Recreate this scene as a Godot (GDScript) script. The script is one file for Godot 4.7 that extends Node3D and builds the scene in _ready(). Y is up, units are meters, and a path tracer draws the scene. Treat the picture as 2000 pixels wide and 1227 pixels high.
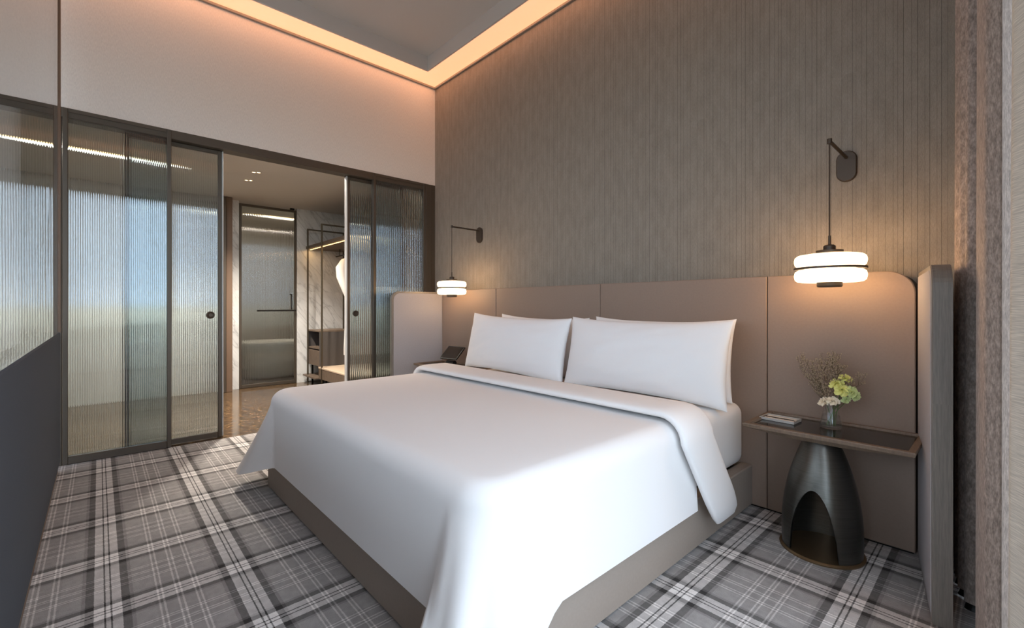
extends Node3D
# A hotel bedroom: bed on a platform against a panelled headboard, fluted glass partition, dressing hall and bathroom beyond.
# x runs along the headboard wall away from the partition, z out from the headboard wall, y up; metres.

const HB := 0.19          # front of the headboard panels
const CEIL := 3.92        # underside of the glowing cove
const TOP := 4.08         # raised ceiling
const HEAD := 2.70        # top of the partition's header
const HALL := 2.73        # ceiling of the dressing hall
const WIN := 5.15         # inner face of the window wall
const BACK := -2.70       # marble wall at the end of the hall

var M := {}
var used := {}
var rng := RandomNumberGenerator.new()

# ---------------------------------------------------------------- helpers
func numbered(called: String) -> String:
	if not used.has(called):
		used[called] = 0
		return called
	used[called] += 1
	return "%s_%03d" % [called, used[called]]

func thing(called: String, label: String, category: String, at := Vector3.ZERO, group := "") -> Node3D:
	var o := Node3D.new()
	o.name = numbered(called)
	add_child(o)
	o.position = at
	tag(o, label, category, group)
	return o

func tag(o: Node3D, label: String, category: String, group := "") -> void:
	o.set_meta("label", label)
	o.set_meta("category", category)
	if group:
		o.set_meta("group", group)

func obj(called: String, mesh: Mesh, m: Material, parent: Node3D = null, at := Vector3.ZERO) -> MeshInstance3D:
	var o := MeshInstance3D.new()
	o.mesh = mesh
	o.material_override = m
	o.position = at
	o.cast_shadow = GeometryInstance3D.SHADOW_CASTING_SETTING_ON
	if parent:
		o.name = called
		parent.add_child(o, true)
	else:
		o.name = numbered(called)
		add_child(o)
	return o

func struct(called: String, mesh: Mesh, m: Material, label: String, category: String, at := Vector3.ZERO) -> MeshInstance3D:
	var o := obj(called, mesh, m, null, at)
	o.set_meta("kind", "structure")
	tag(o, label, category)
	return o

func struct_root(called: String, label: String, category: String, at := Vector3.ZERO) -> Node3D:
	var o := thing(called, label, category, at)
	o.set_meta("kind", "structure")
	return o

# a box with chamfered edges, from corner a to corner b
func bx(a: Vector3, b: Vector3, c := 0.0) -> ArrayMesh:
	var st := SurfaceTool.new()
	st.begin(Mesh.PRIMITIVE_TRIANGLES)
	add_box(st, a, b, c)
	st.generate_normals()
	return st.commit()

func add_box(st: SurfaceTool, a: Vector3, b: Vector3, c := 0.0) -> void:
	var lo := Vector3(minf(a.x, b.x), minf(a.y, b.y), minf(a.z, b.z))
	var hi := Vector3(maxf(a.x, b.x), maxf(a.y, b.y), maxf(a.z, b.z))
	var mid := (lo + hi) / 2.0
	var h := (hi - lo) / 2.0
	c = minf(c, minf(h.x, minf(h.y, h.z)) * 0.9)
	st.set_smooth_group(-1)
	for ax in 3:
		var u := (ax + 1) % 3
		var v := (ax + 2) % 3
		for s: float in [-1.0, 1.0]:
			var q: Array[Vector3] = []
			for k in [[-1, -1], [1, -1], [1, 1], [-1, 1]]:
				var p := Vector3.ZERO
				p[ax] = s * h[ax]
				p[u] = k[0] * (h[u] - c)
				p[v] = k[1] * (h[v] - c)
				q.append(mid + p)
			face(st, q, s > 0)
	if c <= 0.0:
		return
	for ax in 3:
		var u := (ax + 1) % 3
		var v := (ax + 2) % 3
		for su: float in [-1.0, 1.0]:
			for sv: float in [-1.0, 1.0]:
				var q: Array[Vector3] = []
				for k in [[-1, 0], [1, 0], [1, 1], [-1, 1]]:
					var p := Vector3.ZERO
					p[ax] = k[0] * (h[ax] - c)
					p[u] = su * (h[u] - (0.0 if k[1] == 0 else c))
					p[v] = sv * (h[v] - (c if k[1] == 0 else 0.0))
					q.append(mid + p)
				face(st, q, su * sv < 0)
	for sx: float in [-1.0, 1.0]:
		for sy: float in [-1.0, 1.0]:
			for sz: float in [-1.0, 1.0]:
				var s3 := Vector3(sx, sy, sz)
				var q: Array[Vector3] = []
				for ax in 3:
					var p := Vector3(s3.x * (h.x - c), s3.y * (h.y - c), s3.z * (h.z - c))
					p[ax] = s3[ax] * h[ax]
					q.append(mid + p)
				face(st, q, sx * sy * sz > 0)

# q runs counter-clockwise seen from its front when ccw is true
func face(st: SurfaceTool, q: Array[Vector3], ccw: bool) -> void:
	for k in range(1, q.size() - 1):
		var t := [q[0], q[k + 1], q[k]] if ccw else [q[0], q[k], q[k + 1]]
		for p in t:
			st.add_vertex(p)

# a surface of (nu+1) x (nv+1) points; its front is where du x dv points
func add_grid(st: SurfaceTool, nu: int, nv: int, f: Callable, group := 0) -> void:
	st.set_smooth_group(group)
	var pts: Array[Vector3] = []
	for j in nv + 1:
		for i in nu + 1:
			pts.append(f.call(float(i) / nu, float(j) / nv))
	for j in nv:
		for i in nu:
			var a := j * (nu + 1) + i
			var uv := [Vector2(float(i) / nu, float(j) / nv), Vector2(float(i + 1) / nu, float(j) / nv), Vector2(float(i + 1) / nu, float(j + 1) / nv), Vector2(float(i) / nu, float(j + 1) / nv)]
			var q := [pts[a], pts[a + 1], pts[a + nu + 2], pts[a + nu + 1]]
			for k in [0, 2, 1, 0, 3, 2]:
				st.set_uv(uv[k])
				st.add_vertex(q[k])

func start() -> SurfaceTool:
	var st := SurfaceTool.new()
	st.begin(Mesh.PRIMITIVE_TRIANGLES)
	return st

func done(st: SurfaceTool) -> ArrayMesh:
	st.generate_normals()
	return st.commit()

func grid(nu: int, nv: int, f: Callable) -> ArrayMesh:
	var st := start()
	add_grid(st, nu, nv, f)
	return done(st)

# a turned shape: profile of (radius, height) from the bottom up
func add_lathe(st: SurfaceTool, profile: Array, segs := 48, at := Vector3.ZERO, group := 0) -> void:
	var n := profile.size() - 1
	add_grid(st, n, segs, func(u: float, v: float) -> Vector3:
		var p: Vector2 = profile[int(round(u * n))]
		var a := v * TAU
		return at + Vector3(p.x * cos(a), p.y, p.x * sin(a)), group)

func lathe(profile: Array, segs := 48) -> ArrayMesh:
	var st := start()
	add_lathe(st, profile, segs)
	return done(st)

# a lathe profile with its sharp corners kept crisp: each point is doubled by short steps
func crisp(profile: Array, e := 0.0008) -> Array:
	var out := []
	for i in profile.size():
		var p: Vector2 = profile[i]
		if i > 0:
			out.append(p + (profile[i - 1] - p).normalized() * e)
		out.append(p)
		if i < profile.size() - 1:
			out.append(p + (profile[i + 1] - p).normalized() * e)
	return out

func add_tube(st: SurfaceTool, path: Array, radii, segs := 10, group := 0) -> void:
	var n := path.size() - 1
	var frames := []
	var side := Vector3.ZERO
	for i in path.size():
		var d: Vector3 = (path[mini(i + 1, n)] - path[maxi(i - 1, 0)]).normalized()
		if i == 0:
			side = d.cross(Vector3.UP if absf(d.y) < 0.9 else Vector3.RIGHT).normalized()
		else:
			side = (side - d * side.dot(d)).normalized()
		frames.append([d, side, d.cross(side)])
	add_grid(st, n, segs, func(u: float, v: float) -> Vector3:
		var k := int(round(u * n))
		var r: float = radii if radii is float else radii[k]
		var a := v * TAU
		return path[k] + frames[k][1] * cos(a) * r + frames[k][2] * sin(a) * r, group)
	for e in [0, n]:
		var r: float = radii if radii is float else radii[e]
		st.set_smooth_group(-1)
		for k in segs:
			var a := TAU * k / segs
			var b := TAU * (k + 1) / segs
			var pa: Vector3 = path[e] + frames[e][1] * cos(a) * r + frames[e][2] * sin(a) * r
			var pb: Vector3 = path[e] + frames[e][1] * cos(b) * r + frames[e][2] * sin(b) * r
			for p in ([path[e], pa, pb] if e == 0 else [path[e], pb, pa]):
				st.add_vertex(p)

func tube(path: Array, radii, segs := 10) -> ArrayMesh:
	var st := start()
	add_tube(st, path, radii, segs)
	return done(st)

# a flat outline (counter-clockwise, x and y) given depth from z0 to z1, front edge chamfered by c
func add_prism(st: SurfaceTool, poly: PackedVector2Array, z0: float, z1: float, c := 0.0) -> void:
	st.set_smooth_group(-1)
	var n := poly.size()
	var inner := PackedVector2Array()
	for i in n:
		var d0 := (poly[i] - poly[(i + n - 1) % n]).normalized()
		var d1 := (poly[(i + 1) % n] - poly[i]).normalized()
		var nn := Vector2(-d0.y - d1.y, d0.x + d1.x).normalized()
		inner.append(poly[i] + nn * c / maxf(0.3, nn.dot(Vector2(-d0.y, d0.x))))
	var rings := [[poly, z0], [poly, z1 - c], [inner, z1]]
	for k in 2:
		if k == 1 and c <= 0.0:
			continue
		for i in n:
			var j := (i + 1) % n
			var a: Vector2 = rings[k][0][i]
			var b: Vector2 = rings[k][0][j]
			var d: Vector2 = rings[k + 1][0][j]
			var e: Vector2 = rings[k + 1][0][i]
			face(st, [Vector3(a.x, a.y, rings[k][1]), Vector3(b.x, b.y, rings[k][1]), Vector3(d.x, d.y, rings[k + 1][1]), Vector3(e.x, e.y, rings[k + 1][1])], true)
	var cap := inner if c > 0.0 else poly
	var t := Geometry2D.triangulate_polygon(cap)
	for k in range(0, t.size(), 3):
		var a := cap[t[k]]
		var b := cap[t[k + 1]]
		var d := cap[t[k + 2]]
		var turn := (b - a).cross(d - a) > 0
		face(st, [Vector3(a.x, a.y, z1), Vector3(b.x, b.y, z1), Vector3(d.x, d.y, z1)], turn)
		a = poly[t[k]]
		b = poly[t[k + 1]]
		d = poly[t[k + 2]]
		face(st, [Vector3(a.x, a.y, z0), Vector3(b.x, b.y, z0), Vector3(d.x, d.y, z0)], not turn)

func prism(poly: PackedVector2Array, z0: float, z1: float, c := 0.0) -> ArrayMesh:
	var st := start()
	add_prism(st, poly, z0, z1, c)
	return done(st)

# rectangle with chosen corner radii: bottom-left, bottom-right, top-right, top-left
func rounded(x0: float, y0: float, x1: float, y1: float, r: Array, n := 8) -> PackedVector2Array:
	var out := PackedVector2Array()
	var c := [Vector2(x0, y0), Vector2(x1, y0), Vector2(x1, y1), Vector2(x0, y1)]
	var s := [Vector2(1, 1), Vector2(-1, 1), Vector2(-1, -1), Vector2(1, -1)]
	for k in 4:
		var rad: float = r[k]
		if rad <= 0.0:
			out.append(c[k])
			continue
		var m: Vector2 = c[k] + s[k] * rad
		for i in n + 1:
			var a := PI + k * PI / 2 + PI / 2 * i / n
			var p := m + Vector2(cos(a), sin(a)) * rad
			if out.is_empty() or out[out.size() - 1].distance_to(p) > 1e-4:
				out.append(p)
	if out[0].distance_to(out[out.size() - 1]) < 1e-4:
		out.remove_at(out.size() - 1)
	return out

# ---------------------------------------------------------------- materials
func mat(called: String, c: Color, rough := 0.7, metal := 0.0) -> StandardMaterial3D:
	var m := StandardMaterial3D.new()
	m.resource_name = called
	m.albedo_color = c
	m.roughness = rough
	m.metallic = metal
	M[called] = m
	return m

func picture(w: int, h: int, f: Callable) -> ImageTexture:
	var d := PackedByteArray()
	d.resize(w * h * 3)
	var k := 0
	for y in h:
		for x in w:
			var c: Color = f.call(x, y)
			d[k] = int(clampf(c.r, 0, 1) * 255.0)
			d[k + 1] = int(clampf(c.g, 0, 1) * 255.0)
			d[k + 2] = int(clampf(c.b, 0, 1) * 255.0)
			k += 3
	return ImageTexture.create_from_image(Image.create_from_data(w, h, false, Image.FORMAT_RGB8, d))

func noise(freq: float, seed_: int, octaves := 3) -> FastNoiseLite:
	var n := FastNoiseLite.new()
	n.seed = seed_
	n.frequency = freq
	n.noise_type = FastNoiseLite.TYPE_SIMPLEX_SMOOTH
	n.fractal_octaves = octaves
	return n

func world_map(m: StandardMaterial3D, s: Vector3) -> void:
	m.uv1_triplanar = true
	m.uv1_world_triplanar = true
	m.uv1_scale = s
	m.uv1_triplanar_sharpness = 8.0

func noise_tex(freq: float, seed_: int, lo: Color, hi: Color, octaves := 4, size := 256) -> NoiseTexture2D:
	var t := NoiseTexture2D.new()
	t.width = size
	t.height = size
	t.seamless = true
	t.noise = noise(freq, seed_, octaves)
	var g := Gradient.new()
	g.set_color(0, lo)
	g.set_color(1, hi)
	t.color_ramp = g
	return t

func bump(m: StandardMaterial3D, t: Texture2D, cm: float) -> void:
	m.heightmap_enabled = true
	m.heightmap_texture = t
	m.heightmap_scale = cm

func glow(called: String, c: Color, energy: float) -> StandardMaterial3D:
	var m := mat(called, Color(0.9, 0.88, 0.84), 0.5)
	m.emission_enabled = true
	m.emission = c
	m.emission_energy_multiplier = energy
	return m

func glass(called: String, c: Color, ior := 1.5, rough := 0.0, spec := 0.5) -> StandardMaterial3D:
	var m := mat(called, Color(c.r, c.g, c.b, 0.0), rough)
	m.transparency = BaseMaterial3D.TRANSPARENCY_ALPHA
	m.refraction_enabled = true
	m.refraction_scale = (ior - 1.0) / 10.0
	m.metallic_specular = spec
	return m

func pane_glass(called: String, c: Color, rough := 0.0) -> StandardMaterial3D:
	var m := mat(called, c, rough)
	m.transparency = BaseMaterial3D.TRANSPARENCY_ALPHA
	return m

# tone of one thread of the tartan, d in metres from the middle of the pale stripe, period p
func sett(d: float, p: float, k: float) -> float:
	d = absf(fposmod(d + p / 2, p) - p / 2)
	var light := 0.042 * k
	if absf(d - 0.0095 * k) < 0.0026 * k:
		return 0.18
	if d < light:
		return 0.80
	if d < light + 0.026 * k:
		return 0.23
	if d < light + 0.038 * k:
		return 0.44
	var h := p / 2
	for q in [0.008, 0.053, 0.068]:
		if absf(d - (h - q)) < 0.0032:
			return 0.76
	return 0.545 if d < h - 0.08 else 0.51

func make_materials() -> void:
	# carpet: one repeat of the tartan, 0.53 m by 0.446 m
	var pile := noise(0.35, 5, 2)
	var patch := noise(0.02, 6, 2)
	var n := 512
	var tart := picture(n, n, func(x: int, y: int) -> Color:
		var wob := pile.get_noise_2d(x * 0.3, y * 0.3) * 0.0016
		var a := sett(x * 0.53 / n + wob, 0.53, 1.16)
		var b := sett(y * 0.446 / n + wob, 0.446, 1.0)
		var t := pow((a + b) / 2.0, 1.0) * (1.0 + 0.13 * pile.get_noise_2d(x, y) + 0.05 * patch.get_noise_2d(x, y))
		return Color(t * 1.19, t * 1.175, t * 1.165))
	var c := mat("carpet_tartan", Color(1.0, 1.0, 1.0), 0.95)
	c.albedo_texture = tart
	c.metallic_specular = 0.2
	bump(c, noise_tex(0.25, 9, Color.BLACK, Color.WHITE, 3), 0.15)
	# ribbed wallcovering behind the bed
	var lines := []
	rng.seed = 11
	var at := 0
	while at < 1000:
		lines.append([at, 0.45 + 0.4 * rng.randf(), 1 if rng.randf() < 0.6 else 2])
		at += rng.randi_range(20, 40)
	var depth := PackedFloat32Array()
	depth.resize(1024)
	for l in lines:
		for k in l[2] + 1:
			depth[(l[0] + k) % 1024] = l[1] * (1.0 if k < l[2] else 0.5)
	var fib := noise(0.09, 21, 3)
	var wide := noise(0.012, 22, 2)
	var rib := picture(1024, 512, func(x: int, y: int) -> Color:
		var t := 1.0 + 0.10 * fib.get_noise_2d(x * 4.0, y * 0.9) + 0.06 * fib.get_noise_2d(x * 1.3, y * 6.0) + 0.05 * wide.get_noise_2d(x, y)
		t *= 1.0 - 0.42 * depth[x]
		return Color(0.59 * t, 0.555 * t, 0.512 * t))
	var w := mat("ribbed_wallcovering", Color.WHITE, 0.85)
	w.albedo_texture = rib
	w.metallic_specular = 0.3
	world_map(w, Vector3(1.2, 0.8, 1.2))
	# plain woven wallcovering over the partition
	var cream := mat("cream_wallcovering", Color(0.95, 0.925, 0.895), 0.9)
	var weave := noise(0.2, 31, 3)
	cream.albedo_texture = picture(256, 256, func(x: int, y: int) -> Color:
		var t := 0.97 + 0.05 * weave.get_noise_2d(x * 3.0, y * 0.4)
		return Color(t, t, t))
	world_map(cream, Vector3(1.5, 1.5, 1.5))
	mat("ceiling_paint", Color(0.86, 0.84, 0.82), 0.9)
	mat("hall_paint", Color(0.84, 0.82, 0.79), 0.9)
	mat("room_paint", Color(0.88, 0.86, 0.83), 0.9)
	mat("trim_paint", Color(0.60, 0.56, 0.52), 0.6)
	# metals
	mat("bronze", Color(0.32, 0.275, 0.235), 0.45, 0.55)
	mat("dark_frame", Color(0.36, 0.325, 0.285), 0.45, 0.5)
	mat("pale_seal", Color(0.78, 0.78, 0.77), 0.5)
	mat("black_metal", Color(0.12, 0.115, 0.11), 0.45, 0.5)
	var br := mat("brushed_bronze", Color(0.40, 0.395, 0.375), 0.32, 0.9)
	var brush := noise(0.05, 41, 3)
	br.albedo_texture = picture(256, 256, func(x: int, y: int) -> Color:
		var t := 0.92 + 0.12 * brush.get_noise_2d(x * 0.15, y * 9.0)
		return Color(t, t, t))
	br.uv1_triplanar = true
	br.uv1_scale = Vector3(2, 2, 2)
	mat("rack_bronze", Color(0.36, 0.325, 0.27), 0.42, 0.6)
	mat("antique_brass", Color(0.52, 0.43, 0.32), 0.4, 0.8)
	# leather and cloth
	var grain := noise_tex(0.08, 51, Color(0.97, 0.97, 0.97), Color.WHITE, 4)
	for a in [["headboard_leather", Color(0.59, 0.51, 0.455), 0.55], ["platform_leather", Color(0.63, 0.58, 0.535), 0.6], ["fin_fabric", Color(0.67, 0.655, 0.66), 0.85]]:
		var l := mat(a[0], a[1], a[2])
		l.albedo_texture = grain
		l.metallic_specular = 0.4
		world_map(l, Vector3(3, 3, 3))
	var dv := mat("divider_fabric", Color(0.32, 0.345, 0.38), 0.9)
	dv.albedo_texture = noise_tex(0.2, 52, Color(0.82, 0.82, 0.82), Color.WHITE, 4)
	world_map(dv, Vector3(5, 5, 5))
	var lin := mat("white_linen", Color(0.945, 0.942, 0.94), 0.85)
	lin.metallic_specular = 0.25
	var robe := mat("robe_cotton", Color(0.88, 0.87, 0.85), 0.95)
	robe.metallic_specular = 0.2
	var vel := mat("brown_velvet", Color(0.74, 0.69, 0.655), 0.8)
	var vn := noise(0.04, 61, 4)
	vel.albedo_texture = picture(512, 512, func(x: int, y: int) -> Color:
		var t := 0.82 + 0.20 * vn.get_noise_2d(x * 1.6, y * 0.8) + 0.18 * vn.get_noise_2d(x * 5.0 + 90, y * 2.6)
		return Color(t, t * 0.97, t * 0.95))
	vel.rim_enabled = true
	vel.rim = 0.5
	vel.rim_tint = 0.6
	var sh := mat("linen_sheer", Color(0.86, 0.825, 0.785), 0.9)
	var sn := noise(0.05, 62, 3)
	sh.albedo_texture = picture(256, 512, func(x: int, y: int) -> Color:
		var t := 0.9 + 0.16 * sn.get_noise_2d(x * 0.4, y * 6.0)
		return Color(t, t, t * 0.985))
	sh.backlight_enabled = true
	sh.backlight = Color(0.45, 0.43, 0.40)
	# woods and stones
	var wn := noise(0.02, 71, 4)
	var oak := picture(256, 512, func(x: int, y: int) -> Color:
		var t := 0.90 + 0.10 * wn.get_noise_2d(x * 8.0, y * 0.25) + 0.10 * wn.get_noise_2d(x * 26.0, y * 0.9)
		return Color(t, t * 0.985, t * 0.96))
	var fo := mat("dark_oak", Color(0.53, 0.51, 0.49), 0.38)
	fo.albedo_texture = oak
	fo.uv1_triplanar = true
	fo.uv1_scale = Vector3(3, 1.2, 3)
	var wo := mat("tray_oak", Color(0.52, 0.45, 0.39), 0.45)
	wo.albedo_texture = oak
	wo.uv1_triplanar = true
	wo.uv1_scale = Vector3(1.2, 3, 3)
	var cab := mat("cabinet_veneer", Color(0.50, 0.44, 0.39), 0.5)
	cab.albedo_texture = oak
	cab.uv1_triplanar = true
	cab.uv1_scale = Vector3(1, 3, 3)
	mat("cabinet_lacquer", Color(0.34, 0.32, 0.31), 0.5)
	mat("bench_pad", Color(0.78, 0.70, 0.61), 0.7)
	mat("jamb_wood", Color(0.47, 0.38, 0.31), 0.5)
	var mn := noise(0.006, 81, 5)
	var mn2 := noise(0.011, 82, 4)
	var white_stone := picture(1024, 1024, func(x: int, y: int) -> Color:
		var along := x * 0.55 + y * 0.83
		var across := x * 0.83 - y * 0.55
		var v := 1.0 - absf(mn.get_noise_2d(along * 0.18, across * 0.75))
		var v2 := 1.0 - absf(mn2.get_noise_2d(along * 0.16 + 500.0, across * 0.9))
		var cloud := mn.get_noise_2d(along * 0.25 + 900.0, across * 0.8)
		var t := 0.95 - 0.14 * pow(v, 26.0) - 0.07 * pow(v2, 22.0) + 0.08 * cloud
		return Color(t, t * 0.995, t * 0.985))
	var ws := mat("white_marble", Color(0.95, 0.96, 0.965), 0.2)
	ws.albedo_texture = white_stone
	world_map(ws, Vector3(0.7, 0.7, 0.7))
	var brown_stone := picture(1024, 1024, func(x: int, y: int) -> Color:
		var a := mn2.get_noise_2d(x * 1.7, y * 1.7)
		var b := mn.get_noise_2d(x * 5.0, y * 5.0)
		var v := pow(1.0 - absf(mn2.get_noise_2d(x * 0.9 + 300, y * 0.9)), 16.0)
		var t := 0.62 + 0.20 * a + 0.22 * b + 0.22 * v
		return Color(0.70 * t + 0.10 * v, 0.60 * t + 0.06 * v, 0.48 * t))
	var bs := mat("brown_marble", Color(0.80, 0.765, 0.73), 0.12)
	bs.albedo_texture = brown_stone
	world_map(bs, Vector3(0.6, 0.6, 0.6))
	mat("porcelain", Color(0.93, 0.92, 0.90), 0.2)
	mat("pale_stone_wall", Color(0.84, 0.82, 0.79), 0.4)
	# glass
	glass("fluted_glass", Color(0.80, 0.86, 0.88), 1.95, 0.02, 0.69)
	glass("bath_door_glass", Color(0.86, 0.89, 0.89), 1.75, 0.05, 0.69)
	pane_glass("vase_glass", Color(0.30, 0.42, 0.40, 0.05))
	pane_glass("water", Color(0.20, 0.30, 0.25, 0.10))
	var dg := pane_glass("divider_glass", Color(0.10, 0.095, 0.09, 0.14))
	var wave := NoiseTexture2D.new()
	wave.width = 256
	wave.height = 256
	wave.seamless = true
	wave.as_normal_map = true
	wave.bump_strength = 1.0
	wave.noise = noise(0.008, 91, 2)
	dg.normal_enabled = true
	dg.normal_texture = wave
	dg.normal_scale = 0.05
	world_map(dg, Vector3(0.5, 0.5, 0.5))
	pane_glass("window_glass", Color(0.9, 0.95, 0.95, 0.04))
	var bg := mat("black_glass", Color(0.05, 0.042, 0.038), 0.06)
	bg.metallic_specular = 0.6
	mat("screen_glass", Color(0.075, 0.07, 0.07), 0.12)
	mat("black_plastic", Color(0.06, 0.06, 0.062), 0.4)
	mat("acrylic", Color(0.75, 0.73, 0.70), 0.2)
	mat("paper", Color(0.92, 0.89, 0.84), 0.8)
	# plants
	var pe := mat("yellow_petal", Color(0.95, 0.94, 0.60), 0.7)
	pe.backlight_enabled = true
	pe.backlight = Color(0.35, 0.35, 0.12)
	var pg := mat("lime_petal", Color(0.89, 0.93, 0.68), 0.7)
	pg.backlight_enabled = true
	pg.backlight = Color(0.3, 0.35, 0.15)
	var pw := mat("cream_petal", Color(1.0, 0.96, 0.87), 0.7)
	pw.backlight_enabled = true
	pw.backlight = Color(0.35, 0.3, 0.22)
	mat("stem_green", Color(0.32, 0.42, 0.20), 0.6)
	mat("dry_stem", Color(0.42, 0.36, 0.26), 0.8)
	mat("dry_bloom", Color(0.68, 0.60, 0.50), 0.9)
	# what gives light
	glow("cove_diffuser", Color(1.0, 0.70, 0.49), 0.9)
	glow("opal_lamp_glass", Color(1.0, 0.90, 0.74), 1.7)
	glow("led_strip", Color(1.0, 0.78, 0.50), 3.0)
	glow("downlight_lens", Color(1.0, 0.88, 0.72), 2.5)
	glow("bath_strip_light", Color(1.0, 0.80, 0.55), 3.0)

# ---------------------------------------------------------------- camera, sky, light
func set_view() -> void:
	var cam := Camera3D.new()
	cam.name = "camera"
	cam.projection = Camera3D.PROJECTION_FRUSTUM
	cam.near = 0.05
	cam.far = 100.0
	var f := 881.0
	cam.size = 2.0 * cam.near * (1227.0 / 2.0) / f
	cam.frustum_offset = Vector2(0.0, -(1227.0 / 2.0 - 598.4) / f * cam.near)
	cam.position = Vector3(4.7865, 1.2, 3.0848)
	cam.rotation.y = 0.8293
	add_child(cam)
	cam.current = true
	var env := Environment.new()
	env.background_mode = Environment.BG_SKY
	var sky := ProceduralSkyMaterial.new()
	sky.sky_top_color = Color(0.84, 0.885, 0.94)
	sky.sky_horizon_color = Color(0.75, 0.85, 0.95)
	sky.sky_curve = 0.18
	sky.ground_horizon_color = Color(0.80, 0.82, 0.77)
	sky.ground_bottom_color = Color(0.34, 0.37, 0.39)
	sky.ground_curve = 0.04
	sky.energy_multiplier = 5.4
	env.sky = Sky.new()
	env.sky.sky_material = sky
	env.tonemap_mode = Environment.TONE_MAPPER_LINEAR
	env.tonemap_exposure = 1.16
	env.sdfgi_enabled = true
	env.ssao_enabled = true
	env.ssil_enabled = true
	var we := WorldEnvironment.new()
	we.name = "environment"
	we.environment = env
	add_child(we)

# a light the size of a glowing face, facing down
func area_light(called: String, at: Vector3, size: Vector2, c: Color, radiance: float, tilt := Vector3(-PI / 2, 0, 0)) -> void:
	var l := AreaLight3D.new()
	l.name = called
	l.area_size = size
	l.area_normalize_energy = false
	l.light_color = c
	l.light_energy = radiance / PI
	l.area_range = 20.0
	l.shadow_enabled = true
	l.position = at
	l.rotation = tilt
	add_child(l)

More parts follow.
